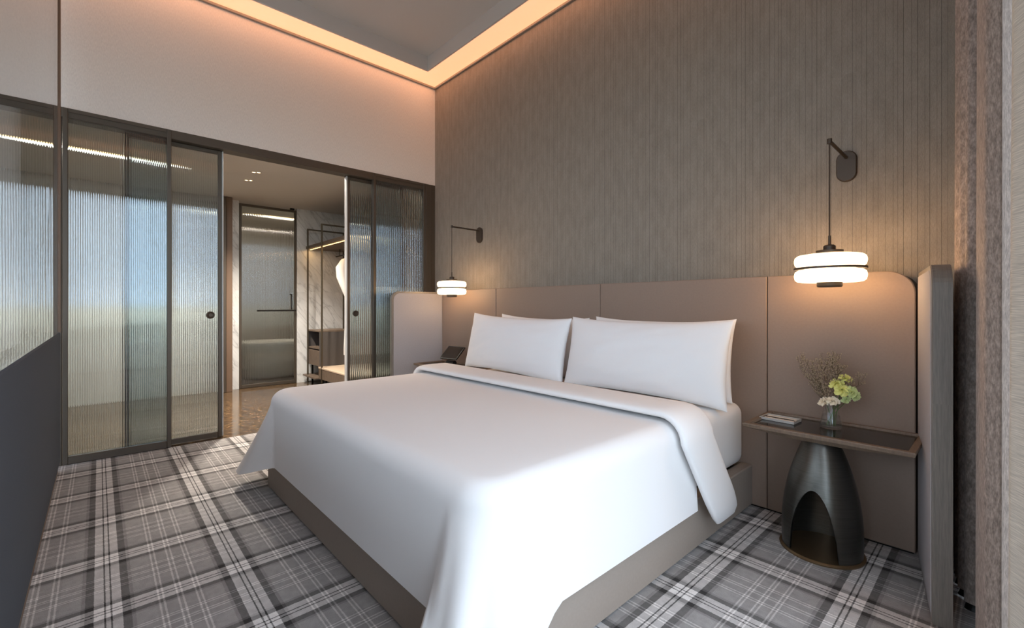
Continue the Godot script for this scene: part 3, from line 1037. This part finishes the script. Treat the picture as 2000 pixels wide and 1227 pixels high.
func carnation(head: Vector3, foot: Vector3, size: float, petal: Material, label: String, lean: Vector3) -> void:
	var t := thing("carnation", label, "flower", foot, "carnations in the glass vase")
	var h := head - foot
	var sag := Vector3(-h.x * 0.12, 0.0, -h.z * 0.12)
	var path := curve(Vector3.ZERO, h - lean * size * 0.8, sag, 8)
	obj("stem", tube(path, 0.0016, 6), M.stem_green, t)
	var up := lean.normalized()
	var sx := up.cross(Vector3(0.3, 0.1, 0.9)).normalized()
	var sz := sx.cross(up)
	var base: Vector3 = h - lean * size * 0.85
	var st := start()
	add_grid(st, 4, 10, func(u: float, v: float) -> Vector3:
		var a := v * TAU
		var r: float = [0.10, 0.22, 0.26, 0.25, 0.32][int(round(u * 4))] * size
		return base + up * u * size * 0.62 + (sx * cos(a) + sz * sin(a)) * r)
	obj("calyx", done(st), M.stem_green, t)
	st = start()
	for layer in 6:
		var ph := layer * 1.3 + head.x * 40.0
		var spread: float = [1.0, 0.95, 0.82, 0.64, 0.44, 0.24][layer]
		var rise: float = [0.02, 0.16, 0.30, 0.42, 0.50, 0.54][layer]
		add_grid(st, 5, 44, func(u: float, v: float) -> Vector3:
			var a := v * TAU
			var fr := 0.17 * sin(a * 9.0 + ph) + 0.10 * sin(a * 15.0 + ph * 2.0)
			var r := size * (0.16 + (spread - 0.16) * u) * (1.0 + 0.10 * u * sin(a * 5.0 + ph))
			var y := size * (0.42 + rise * pow(u, 0.7) + fr * u * u - 0.10 * spread * u * u)
			return base + up * y + (sx * cos(a) + sz * sin(a)) * r * 1.12, layer)
	obj("petals", done(st), petal, t)

func sprig(tip: Vector3, foot: Vector3, sd: int, label: String) -> void:
	var t := thing("dried_sprig", label, "dried flower", foot, "dried sprigs in the glass vase")
	rng.seed = sd
	var st := start()
	var bl := start()
	var h := tip - foot
	var main := curve(Vector3.ZERO, h, Vector3(-h.x * 0.15, 0.02, 0.0), 10)
	add_tube(st, main, 0.0011, 5)
	var dot := func(p: Vector3, s: float) -> void:
		add_grid(bl, 3, 5, func(u: float, v: float) -> Vector3:
			var a := v * TAU
			var b := (u - 0.5) * PI
			return p + Vector3(cos(b) * cos(a) * s, sin(b) * s * 1.5, cos(b) * sin(a) * s))
	for k in 20:
		var i := rng.randi_range(4, 10)
		var b0: Vector3 = main[i]
		var dir := (h.normalized() + Vector3(rng.randf_range(-0.8, 0.8), rng.randf_range(-0.1, 0.6), rng.randf_range(-0.5, 0.5))).normalized()
		var b1 := b0 + dir * rng.randf_range(0.03, 0.075)
		add_tube(st, curve(b0, b1, Vector3(0, -0.004, 0), 3), 0.0007, 4)
		for m in 9:
			var q := b0.lerp(b1, rng.randf_range(0.45, 1.0))
			var e := q + Vector3(rng.randf_range(-1, 1), rng.randf_range(-0.2, 1), rng.randf_range(-1, 1)) * 0.010
			add_tube(st, [q, e], 0.0005, 3)
			dot.call(e, rng.randf_range(0.0016, 0.0032))
	obj("stems", done(st), M.dry_stem, t)
	var o := obj("blossom", done(bl), M.dry_bloom, t)
	o.set_meta("kind", "stuff")

func build_bedside() -> void:
	bedside_table(Vector3(4.175, 0, 0.455), 0.68, 0.025, "bedside table with bullet-shaped bronze pedestal, carrying the flower vase")
	bedside_table(Vector3(0.95, 0, 0.455), 0.88, 0.0, "bedside table with bronze pedestal, carrying the tablet")
	# vase
	var vp := Vector3(4.191, 0.583, 0.345)
	var v := thing("flower_vase", "small clear glass vase with cut flowers on the dark tray", "vase", vp)
	var outer := [Vector2(0.0, 0.0), Vector2(0.040, 0.0), Vector2(0.046, 0.003), Vector2(0.048, 0.012), Vector2(0.044, 0.040), Vector2(0.036, 0.080), Vector2(0.0315, 0.112), Vector2(0.032, 0.128), Vector2(0.034, 0.136)]
	obj("glass_body", lathe(outer, 40), M.vase_glass, v)
	obj("water", lathe([Vector2(0.0, 0.0075), Vector2(0.0415, 0.0085), Vector2(0.0452, 0.014), Vector2(0.0418, 0.040), Vector2(0.0360, 0.068), Vector2(0.0, 0.068)], 40), M.water, v)
	var foot := vp + Vector3(0, 0.012, 0)
	var z := 0.345
	var fl := [
		[Vector3(4.253, 0.850, z - 0.01), 0.027, M.yellow_petal, "pale yellow carnation standing highest in the vase", Vector3(0.3, 0.9, 0.25)],
		[Vector3(4.211, 0.822, z + 0.01), 0.030, M.yellow_petal, "yellow carnation below the dried sprigs", Vector3(-0.25, 0.8, 0.5)],
		[Vector3(4.243, 0.792, z + 0.03), 0.031, M.yellow_petal, "full yellow carnation in the middle of the bunch", Vector3(0.1, 0.6, 0.75)],
		[Vector3(4.284, 0.786, z + 0.01), 0.030, M.lime_petal, "lime tinted carnation facing the angled fin", Vector3(0.65, 0.55, 0.5)],
		[Vector3(4.262, 0.733, z + 0.02), 0.020, M.lime_petal, "small lime carnation drooping beside the vase rim", Vector3(0.5, -0.5, 0.6)],
		[Vector3(4.303, 0.755, z), 0.022, M.lime_petal, "lime carnation bud bending low over the tray", Vector3(0.8, -0.2, 0.4)],
		[Vector3(4.168, 0.728, z + 0.03), 0.030, M.cream_petal, "cream carnation resting on the vase rim towards the pen tray", Vector3(-0.35, 0.85, 0.35)],
		[Vector3(4.207, 0.735, z + 0.035), 0.026, M.cream_petal, "cream carnation over the middle of the vase rim", Vector3(0.05, 0.85, 0.5)]]
	for k in fl.size():
		var f = fl[k]
		var a := TAU * k / fl.size()
		carnation(f[0], foot + Vector3(cos(a) * 0.018, 0, sin(a) * 0.018), f[1], f[2], f[3], f[4].normalized())
	var sp := [[Vector3(4.192, 0.905, z - 0.02), "dried sprig standing straight up over the vase"], [Vector3(4.225, 0.895, z), "dried sprig rising behind the yellow carnations"], [Vector3(4.150, 0.885, z - 0.01), "dried sprig leaning slightly towards the bed"],
		[Vector3(4.105, 0.880, z + 0.01), "dried sprig leaning well over towards the bed"], [Vector3(4.055, 0.878, z), "long dried sprig reaching farthest over the pen tray"], [Vector3(4.115, 0.845, z + 0.03), "short dried sprig under the leaning ones"], [Vector3(4.302, 0.812, z - 0.01), "dried sprig leaning towards the angled fin"]]
	for k in sp.size():
		var a := TAU * k / sp.size() + 0.3
		sprig(sp[k][0], foot + Vector3(cos(a) * 0.010, 0, sin(a) * 0.010), 300 + k, sp[k][1])
	# stationery tray with two paper slips
	var pt := thing("pen_tray", "small shallow clear tray with paper slips on the dark table top", "tray", Vector3(3.965, 0.583, 0.36))
	pt.rotation.y = -0.05
	obj("bottom", bx(Vector3(-0.085, 0.0, -0.055), Vector3(0.085, 0.004, 0.055), 0.001), M.acrylic, pt)
	for k in [[Vector3(-0.085, 0.004, 0.050), Vector3(0.085, 0.014, 0.055)], [Vector3(-0.085, 0.004, -0.055), Vector3(0.085, 0.014, -0.050)], [Vector3(-0.085, 0.004, -0.05), Vector3(-0.080, 0.014, 0.05)], [Vector3(0.080, 0.004, -0.05), Vector3(0.085, 0.014, 0.05)]]:
		obj("rim", bx(k[0], k[1], 0.001), M.acrylic, pt)
	for k in 2:
		var n := obj("paper_slip", bx(Vector3(-0.072, 0, -0.013), Vector3(0.070, 0.005, 0.013), 0.001), M.paper, null, Vector3(3.965, 0.5875, 0.335 + 0.050 * k))
		n.rotation.y = -0.05
		tag(n, ["cream paper slip in the pen tray nearer the headboard", "cream paper slip in the pen tray nearer the table's front edge"][k], "paper", "paper slips in the pen tray")
	var pc := obj("pencil", tube([Vector3(-0.07, 0, 0), Vector3(0.062, 0, 0), Vector3(0.07, 0, 0)], [0.0035, 0.0035, 0.001], 6), M.black_plastic, null, Vector3(3.965, 0.5915, 0.361))
	pc.rotation.y = -0.05
	tag(pc, "black pencil between the paper slips in the pen tray", "pencil")
	# tablet on its stand
	var tb := thing("tablet", "black tablet tilted on a small stand by the bed", "tablet", Vector3(0.93, 0.583, 0.40))
	tb.rotation.y = 0.12
	obj("stand_base", bx(Vector3(-0.075, 0, -0.055), Vector3(0.095, 0.014, 0.06), 0.005), M.black_plastic, tb)
	var st := start()
	add_tube(st, [Vector3(-0.06, 0.032, 0.0), Vector3(0.05, 0.032, 0.0)], 0.026, 20)
	obj("hinge", done(st), M.black_plastic, tb)
	var body := obj("housing", prism(rounded(-0.125, 0.0, 0.125, 0.175, [0.008, 0.008, 0.008, 0.008]), 0.0, 0.012, 0.002), M.black_plastic, tb, Vector3(0.0, 0.070, 0.045))
	body.rotation.x = -0.82
	obj("screen", bx(Vector3(-0.112, 0.012, 0.0121), Vector3(0.112, 0.163, 0.0126)), M.screen_glass, body)

# ---------------------------------------------------------------- wall lamps
func wall_lamp(x: float, label: String) -> void:
	var z := 0.375
	var t := thing("wall_lamp", label, "lamp", Vector3(x, 1.390, 0), "pendant wall lamps at the bed")
	var st := start()
	add_prism(st, rounded(-0.047, 0.505, 0.047, 0.675, [0.047, 0.047, 0.047, 0.047], 10), 0.0, 0.022, 0.004)
	obj("wall_plate", done(st), M.bronze, t)
	obj("arm", tube([Vector3(0, 0.638, 0.022), Vector3(0, 0.640, z + 0.006)], 0.0085, 14), M.bronze, t)
	obj("arm_tip", tube([Vector3(0, 0.628, z), Vector3(0, 0.652, z)], 0.011, 14), M.bronze, t)
	obj("cord", tube([Vector3(0, 0.63, z), Vector3(0, 0.165, z)], 0.0035, 8), M.bronze, t)
	obj("cap", lathe(crisp([Vector2(0.0, 0.072), Vector2(0.040, 0.072), Vector2(0.058, 0.079), Vector2(0.058, 0.091), Vector2(0.026, 0.093), Vector2(0.026, 0.112), Vector2(0.020, 0.118), Vector2(0.007, 0.121), Vector2(0.006, 0.165), Vector2(0.0, 0.165)]), 36), M.bronze, t, Vector3(0, 0, z))
	obj("foot_cap", lathe(crisp([Vector2(0.0, -0.094), Vector2(0.050, -0.094), Vector2(0.054, -0.088), Vector2(0.054, -0.070), Vector2(0.0, -0.070)]), 36), M.bronze, t, Vector3(0, 0, z))
	var disc := [Vector2(0.0, -0.033), Vector2(0.118, -0.033), Vector2(0.137, -0.030), Vector2(0.148, -0.021), Vector2(0.152, -0.004), Vector2(0.152, 0.006), Vector2(0.148, 0.021), Vector2(0.136, 0.030), Vector2(0.112, 0.034), Vector2(0.0, 0.034)]
	obj("lamp_shade", lathe(disc, 56), M.opal_lamp_glass, t, Vector3(0, 0.037, z))
	obj("lamp_shade", lathe(disc, 56), M.opal_lamp_glass, t, Vector3(0, -0.037, z))
	obj("ring", lathe(crisp([Vector2(0.138, -0.005), Vector2(0.1535, -0.005), Vector2(0.1535, 0.005), Vector2(0.138, 0.005)]), 56), M.bronze, t, Vector3(0, 0, z))
	for k in [0.037, -0.037]:
		var l := OmniLight3D.new()
		l.name = "lamp_bulb"
		l.light_color = Color(1.0, 0.79, 0.56)
		l.light_energy = 0.10
		l.light_size = 0.03
		l.omni_range = 20.0
		l.omni_attenuation = 2.0
		l.shadow_enabled = true
		l.position = Vector3(0, k, z)
		t.add_child(l, true)

# ---------------------------------------------------------------- curtains
# a hanging cloth along a ground path of points; ripple is the fold depth
func cloth(path: Array, y0: float, y1: float, flare: float, folds: float, ripple: float, scale_uv: Vector2) -> ArrayMesh:
	var c := Curve3D.new()
	c.bake_interval = 0.01
	for p in path:
		c.add_point(Vector3(p.x, 0, p.y))
	var len_ := c.get_baked_length()
	var nu := int(maxf(24, len_ / 0.012))
	var nv := 40
	var st := start()
	var pts := func(u: float, v: float) -> Vector3:
		var p := c.sample_baked(u * len_, true)
		var q := c.sample_baked(minf(u * len_ + 0.01, len_), true)
		var o := c.sample_baked(maxf(u * len_ - 0.01, 0.0), true)
		var d := (q - o).normalized()
		var nrm := Vector3(d.z, 0, -d.x)
		var k := sin(u * folds * TAU + 0.5 * sin(u * 9.0) + 0.25 * sin(v * 3.0 + u * 20.0)) * ripple * (0.8 + 0.35 * (1 - v))
		return p + nrm * k + Vector3(-flare * (1 - v), lerpf(y0, y1, v), 0)
	st.set_smooth_group(0)
	for j in nv:
		for i in nu:
			var q := []
			for k in [[0, 0], [1, 0], [1, 1], [0, 1]]:
				q.append(Vector2(float(i + k[0]) / nu, float(j + k[1]) / nv))
			for k in [0, 1, 2, 0, 2, 3]:
				st.set_uv(Vector2(q[k].x * len_ * scale_uv.x, q[k].y * (y1 - y0) * scale_uv.y))
				st.add_vertex(pts.call(q[k].x, q[k].y))
	return done(st)

func build_curtains() -> void:
	var c := thing("velvet_curtain", "brown crushed velvet curtain drawn aside next to the ribbed wall", "curtain")
	var back := [Vector2(4.98, 0.05), Vector2(4.80, 0.06), Vector2(4.665, 0.10), Vector2(4.655, 0.30), Vector2(4.675, 0.45), Vector2(4.705, 0.58), Vector2(4.80, 0.64)]
	var front := [Vector2(4.79, 0.64), Vector2(4.735, 0.72), Vector2(4.729, 0.84), Vector2(4.75, 0.94), Vector2(4.785, 0.965), Vector2(4.80, 0.90), Vector2(4.84, 0.80), Vector2(4.92, 0.76)]
	obj("gathered_folds", cloth(back, 0.04, 3.86, 0.0, 9.0, 0.020, Vector2(2.2, 1.1)), M.brown_velvet, c)
	obj("front_fold", cloth(front, 0.04, 3.86, 0.004, 2.0, 0.006, Vector2(2.2, 1.1)), M.brown_velvet, c)
	obj("hem", cloth(back, 0.012, 0.04, 0.0, 9.0, 0.020, Vector2(2, 2)), M.black_metal, c)
	var s := thing("linen_sheer_curtain", "pale linen sheer gathered beside the velvet curtain", "curtain")
	var lp := [Vector2(5.02, 1.02), Vector2(4.88, 1.06), Vector2(4.815, 1.16), Vector2(4.808, 1.28), Vector2(4.85, 1.36), Vector2(4.95, 1.38), Vector2(5.04, 1.36)]
	obj("cloth", cloth(lp, 0.02, 3.86, 0.016, 2.0, 0.004, Vector2(2.0, 2.0)), M.linen_sheer, s)
	var tr := obj("curtain_track", bx(Vector3(4.72, 3.862, 0.03), Vector3(5.06, 3.885, 6.9), 0.003), M.trim_paint)
	tag(tr, "slim painted curtain track running under the ceiling along the window", "curtain track")

# ---------------------------------------------------------------- hall, wardrobe, bathroom
func build_hall() -> void:
	struct("ceiling_hall", bx(Vector3(-5.2, HALL, -0.35), Vector3(-0.14, HALL + 0.15, 7.0)), M.hall_paint, "low beige ceiling of the dressing hall", "ceiling")
	var wb := struct_root("wall_hall_back", "white marble wall with grey veins at the end of the hall", "wall")
	var dz0 := 0.80
	var dz1 := 1.585
	obj("slab", bx(Vector3(BACK - 0.1, 0, -0.15), Vector3(BACK, HALL, dz0 - 0.004)), M.white_marble, wb)
	obj("slab", bx(Vector3(BACK - 0.1, 0, dz1 + 0.004), Vector3(BACK, HALL, 1.70)), M.white_marble, wb)
	obj("slab", bx(Vector3(BACK - 0.1, 0, 1.70), Vector3(BACK, HALL, 7.0)), M.pale_stone_wall, wb)
	struct("wall_hall_side", bx(Vector3(-5.2, -0.1, -0.35), Vector3(-0.0, HALL, -0.15)), M.jamb_wood, "brown wood panelled wall behind the wardrobe", "wall")
	struct("wall_bathroom", bx(Vector3(-5.2, -0.1, -0.15), Vector3(-5.05, HALL, 7.0)), M.pale_stone_wall, "pale stone wall behind the bathtub", "wall")
	struct("wall_bathroom_side", bx(Vector3(-5.05, -0.1, 2.6), Vector3(BACK - 0.1, HALL, 2.7)), M.pale_stone_wall, "pale stone side wall of the bathroom", "wall")
	# jamb of another doorway, left of the marble
	struct("trim_7", bx(Vector3(BACK, 0, 1.70), Vector3(BACK + 0.16, HALL, 1.775), 0.004), M.jamb_wood, "brown wood door jamb beside the narrow marble strip", "jamb")
	struct("trim_8", bx(Vector3(BACK, 0, 1.779), Vector3(BACK + 0.19, HALL - 0.012, 1.86), 0.004), M.dark_frame, "dark metal door frame beside the brown jamb", "jamb")
	# bathroom door of reeded glass
	var d := struct_root("door_3", "reeded glass bathroom door in a dark frame with a towel bar", "door")
	var n := Node3D.new()
	n.name = "leaf"
	n.position = Vector3(BACK, 0, 0)
	d.add_child(n)
	leaf(n, dz0, dz1, HALL - 0.03, -0.05, -0.01, 0.033, 0.05, 0.0215, M.bath_door_glass)
	obj("towel_bar", tube([Vector3(BACK + 0.045, 1.135, dz0 + 0.02), Vector3(BACK + 0.045, 1.135, dz0 + 0.565)], 0.012, 12), M.black_metal, d)
	obj("bar_post", tube([Vector3(BACK - 0.01, 1.135, dz0 + 0.06), Vector3(BACK + 0.045, 1.135, dz0 + 0.06)], 0.009, 10), M.black_metal, d)
	obj("bar_post", tube([Vector3(BACK - 0.01, 1.135, dz0 + 0.52), Vector3(BACK + 0.045, 1.135, dz0 + 0.52)], 0.009, 10), M.black_metal, d)
	obj("pull_handle", tube([Vector3(BACK + 0.045, 1.15, dz0 + 0.09), Vector3(BACK + 0.045, 1.385, dz0 + 0.09), Vector3(BACK - 0.01, 1.385, dz0 + 0.09)], 0.010, 10), M.black_metal, d)
	obj("top_pivot", bx(Vector3(BACK - 0.04, HALL - 0.029, dz0 + 0.03), Vector3(BACK - 0.005, HALL - 0.003, dz0 + 0.09), 0.003), M.black_metal, d)
	# downlights in the hall ceiling
	var spots := [Vector3(-0.998, HALL, 1.780), Vector3(-0.973, HALL, 1.739), Vector3(-1.420, HALL, 1.762), Vector3(-1.403, HALL, 1.727)]
	for k in 4:
		var t := thing("downlight", ["recessed spotlight near the sliding door, closer to its ring pull", "recessed spotlight near the sliding door, closer to the wardrobe", "recessed spotlight near the bathroom door, closer to the brown jamb", "recessed spotlight near the bathroom door, closer to the wardrobe"][k], "spotlight", spots[k], "recessed spotlights in the hall ceiling")
		obj("trim_ring", lathe(crisp([Vector2(0.020, -0.001), Vector2(0.024, -0.004), Vector2(0.032, -0.003), Vector2(0.033, 0.0)]), 24), M.hall_paint, t)
		obj("lens", lathe([Vector2(0.0, -0.0015), Vector2(0.020, -0.0015)], 24), M.downlight_lens, t)
		var l := SpotLight3D.new()
		l.name = "downlight_beam"
		l.light_color = Color(1.0, 0.95, 0.89)
		l.light_energy = 3.2
		l.light_size = 0.02
		l.spot_range = 12.0
		l.spot_attenuation = 2.0
		l.spot_angle = 60.0
		l.spot_angle_attenuation = 0.6
		l.shadow_enabled = true
		l.position = Vector3(0, -0.006, 0)
		l.rotation.x = -PI / 2
		t.add_child(l, true)
	var ll := obj("linear_light", bx(Vector3(-1.30, HALL - 0.010, 2.72), Vector3(-1.24, HALL - 0.0005, 3.60)), M.bath_strip_light)
	tag(ll, "long warm linear light in the hall ceiling behind the sliding door", "linear light")
	area_light("hall_linear", Vector3(-1.27, HALL - 0.012, 3.16), Vector2(0.06, 0.88), Color(1.0, 0.96, 0.91), 100.0)
	var l2 := obj("linear_light", bx(Vector3(-0.26, HALL - 0.010, 0.20), Vector3(-0.20, HALL - 0.0005, 2.15)), M.bath_strip_light)  # added lamp hidden by the header, brightens the marble wall
	tag(l2, "unseen linear light added behind the header track to brighten the marble", "linear light")
	area_light("hall_fill_light", Vector3(-0.23, HALL - 0.012, 1.175), Vector2(0.06, 1.95), Color(1.0, 0.97, 0.93), 42.0)
	# bathroom: tub and a ceiling strip
	var tub := thing("bathtub", "white oval freestanding bathtub behind the reeded glass door", "bathtub", Vector3(-3.75, 0, 0.85))
	var prof := [Vector2(0.0, 0.0), Vector2(0.30, 0.0), Vector2(0.33, 0.03), Vector2(0.36, 0.25), Vector2(0.41, 0.55), Vector2(0.42, 0.60), Vector2(0.405, 0.605), Vector2(0.39, 0.56), Vector2(0.33, 0.25), Vector2(0.28, 0.12), Vector2(0.0, 0.11)]
	var body := obj("basin", lathe(prof, 48), M.porcelain, tub)
	body.scale = Vector3(1.0, 1.0, 1.75)
	var sl := obj("strip_light", bx(Vector3(-3.64, HALL - 0.012, 0.30), Vector3(-3.60, HALL - 0.001, 1.15)), M.bath_strip_light)
	tag(sl, "warm linear light in the bathroom ceiling behind the reeded door", "strip light")
	area_light("bath_strip", Vector3(-3.62, HALL - 0.014, 0.725), Vector2(0.04, 0.85), Color(1.0, 0.93, 0.84), 150.0)

func build_wardrobe() -> void:
	var zf := 0.70
	var zb := -0.12
	var r := thing("wardrobe_rack", "open wardrobe of slim dark poles with a lit timber shelf", "wardrobe")
	for x in [-2.53, -1.93, -0.75]:
		obj("pole", bx(Vector3(x - 0.0095, 0.0, zf - 0.022), Vector3(x + 0.0095, 2.405, zf), 0.002), M.rack_bronze, r)
		obj("top_rail", bx(Vector3(x - 0.0095, 2.383, 0.14), Vector3(x + 0.0095, 2.405, zf - 0.0225), 0.002), M.rack_bronze, r)
		obj("pole", bx(Vector3(x - 0.0095, 0.0, 0.117), Vector3(x + 0.0095, 2.405, 0.139), 0.002), M.rack_bronze, r)
	obj("shelf", bx(Vector3(-2.66, 2.10, zb), Vector3(-0.60, 2.145, zf - 0.024), 0.003), M.cabinet_veneer, r)
	obj("led_strip", bx(Vector3(-2.655, 2.093, zf - 0.10), Vector3(-0.70, 2.0995, zf - 0.085)), M.led_strip, r)
	area_light("shelf_led", Vector3(-1.6775, 2.091, zf - 0.0925), Vector2(1.955, 0.02), Color(1.0, 0.80, 0.54), 20.0)
	obj("hanging_rail", tube([Vector3(-2.45, 1.995, 0.28), Vector3(-0.72, 1.995, 0.28)], 0.010, 12), M.black_metal, r)
	for x in [-2.3, -0.9]:
		obj("rail_drop", tube([Vector3(x, 1.995, 0.28), Vector3(x, 2.10, 0.28)], 0.006, 8), M.black_metal, r)
	obj("tall_post", bx(Vector3(-1.90, 2.146, 0.05), Vector3(-1.82, HALL - 0.002, 0.13), 0.003), M.black_metal, r)
	# drawer unit
	var c := thing("drawer_unit", "small raised brown cabinet with open niche and drawer against the marble", "cabinet", Vector3(-2.34, 0, 0))
	var x0 := -0.27
	var x1 := 0.27
	var z0 := 0.16
	var z1 := 0.67
	obj("side", bx(Vector3(x1 - 0.02, 0.30, z0), Vector3(x1, 0.815, z1), 0.002), M.cabinet_lacquer, c)
	obj("side", bx(Vector3(x0, 0.30, z0), Vector3(x0 + 0.02, 0.815, z1), 0.002), M.cabinet_lacquer, c)
	obj("top", bx(Vector3(x0, 0.815, z0), Vector3(x1, 0.838, z1 + 0.004), 0.003), M.cabinet_veneer, c)
	obj("shelf", bx(Vector3(x0 + 0.02, 0.555, z0), Vector3(x1 - 0.02, 0.575, z1 - 0.002)), M.cabinet_veneer, c)
	obj("bottom", bx(Vector3(x0 + 0.02, 0.30, z0), Vector3(x1 - 0.02, 0.32, z1 - 0.022)), M.cabinet_lacquer, c)
	obj("back", bx(Vector3(x0 + 0.02, 0.32, z0), Vector3(x1 - 0.02, 0.815, z0 + 0.012)), M.cabinet_lacquer, c)
	obj("drawer", bx(Vector3(x0 + 0.022, 0.302, z1 - 0.02), Vector3(x1 - 0.022, 0.535, z1), 0.002), M.cabinet_veneer, c)
	for p in [Vector3(x0 + 0.05, 0, z1 - 0.06), Vector3(x1 - 0.05, 0, z1 - 0.06), Vector3(x0 + 0.05, 0, z0 + 0.06), Vector3(x1 - 0.05, 0, z0 + 0.06)]:
		obj("leg", bx(p - Vector3(0.012, 0, 0.012), p + Vector3(0.012, 0.30, 0.012), 0.002), M.black_metal, c)
	obj("shoe_shelf", bx(Vector3(x0 - 0.03, 0.115, z0), Vector3(x1 - 0.02, 0.14, z1 + 0.06), 0.003), M.cabinet_veneer, c)
	# luggage bench
	var b := thing("luggage_bench", "low brown luggage bench with a cream padded top", "bench", Vector3(-1.4, 0, 0))
	obj("body", bx(Vector3(-0.66, 0.13, 0.02), Vector3(0.70, 0.275, 0.69), 0.003), M.cabinet_veneer, b)
	obj("padded_top", bx(Vector3(-0.665, 0.277, 0.015), Vector3(0.705, 0.305, 0.695), 0.006), M.bench_pad, b)
	for p in [Vector3(-0.60, 0, 0.60), Vector3(0.64, 0, 0.60), Vector3(-0.60, 0, 0.10), Vector3(0.64, 0, 0.10)]:
		obj("leg", bx(p - Vector3(0.012, 0, 0.012), p + Vector3(0.012, 0.13, 0.012), 0.002), M.black_metal, b)
	# bathrobe on a hanger
	var hx := -1.62
	var h := thing("clothes_hanger", "dark clothes hanger holding the white bathrobe", "hanger", Vector3(hx, 1.995, 0.28))
	obj("hook", tube([Vector3(0, 0.004, -0.022), Vector3(0, 0.022, -0.012), Vector3(0, 0.025, 0.006), Vector3(0, 0.012, 0.020), Vector3(0, -0.02, 0.012), Vector3(0, -0.05, 0.0)], 0.003, 8), M.black_metal, h)
	obj("shoulder_bar", tube([Vector3(0, -0.115, -0.20), Vector3(0, -0.062, -0.05), Vector3(0, -0.050, 0.0), Vector3(0, -0.062, 0.05), Vector3(0, -0.115, 0.20)], [0.010, 0.012, 0.012, 0.012, 0.010], 10), M.black_metal, h)
	var rb := thing("bathrobe", "white bathrobe with belt hanging from the wardrobe rail", "bathrobe", Vector3(hx, 0, 0.28))
	var lv := [[1.945, 0.05, 0.055], [1.925, 0.06, 0.12], [1.88, 0.075, 0.19], [1.80, 0.085, 0.20], [1.65, 0.095, 0.19], [1.45, 0.095, 0.185], [1.30, 0.085, 0.175], [1.10, 0.095, 0.185], [0.85, 0.105, 0.19], [0.60, 0.115, 0.20], [0.50, 0.118, 0.20]]
	var nl := lv.size() - 1
	var st := start()
	add_grid(st, nl, 48, func(u: float, v: float) -> Vector3:
		var q: Array = lv[nl - int(round(u * nl))]
		var a := v * TAU
		var fold: float = 1.0 + 0.07 * sin(a * 9.0) * clampf((1.9 - q[0]) / 0.6, 0.0, 1.0)
		return Vector3(q[1] * cos(a) * fold, q[0], q[2] * sin(a) * fold))
	for s: float in [-1.0, 1.0]:
		add_tube(st, [Vector3(0, 1.86, 0.13 * s), Vector3(0.01, 1.82, 0.20 * s), Vector3(0.02, 1.74, 0.255 * s), Vector3(0.04, 1.62, 0.255 * s), Vector3(0.06, 1.48, 0.205 * s), Vector3(0.07, 1.36, 0.155 * s)], [0.055, 0.072, 0.078, 0.075, 0.072, 0.072], 18, 5)
	obj("body", done(st), M.robe_cotton, rb)
	st = start()
	add_grid(st, 1, 40, func(u: float, v: float) -> Vector3:
		var a := v * TAU
		return Vector3(0.094 * cos(a) * 1.06, 1.28 + 0.05 * u, 0.180 * sin(a) * 1.06))
	obj("belt", done(st), M.robe_cotton, rb)
	st = start()
	add_tube(st, [Vector3(0.03, 1.93, -0.05), Vector3(0.095, 1.75, -0.03), Vector3(0.105, 1.5, 0.0), Vector3(0.098, 1.32, 0.02)], [0.02, 0.026, 0.026, 0.02], 10)
	add_tube(st, [Vector3(0.03, 1.93, 0.05), Vector3(0.095, 1.75, 0.05), Vector3(0.105, 1.5, 0.04), Vector3(0.098, 1.32, 0.03)], [0.02, 0.026, 0.026, 0.02], 10, 3)
	obj("collar", done(st), M.robe_cotton, rb)

func _ready() -> void:
	set_view()
	make_materials()
	build_shell()
	build_partition()
	build_divider()
	build_hall()
	build_headboard()
	build_bed()
	build_pillows()
	build_bedside()
	wall_lamp(4.192, "pendant wall lamp of stacked opal discs beside the velvet curtain")
	wall_lamp(0.900, "pendant wall lamp of stacked opal discs above the tablet")
	build_curtains()
	build_wardrobe()
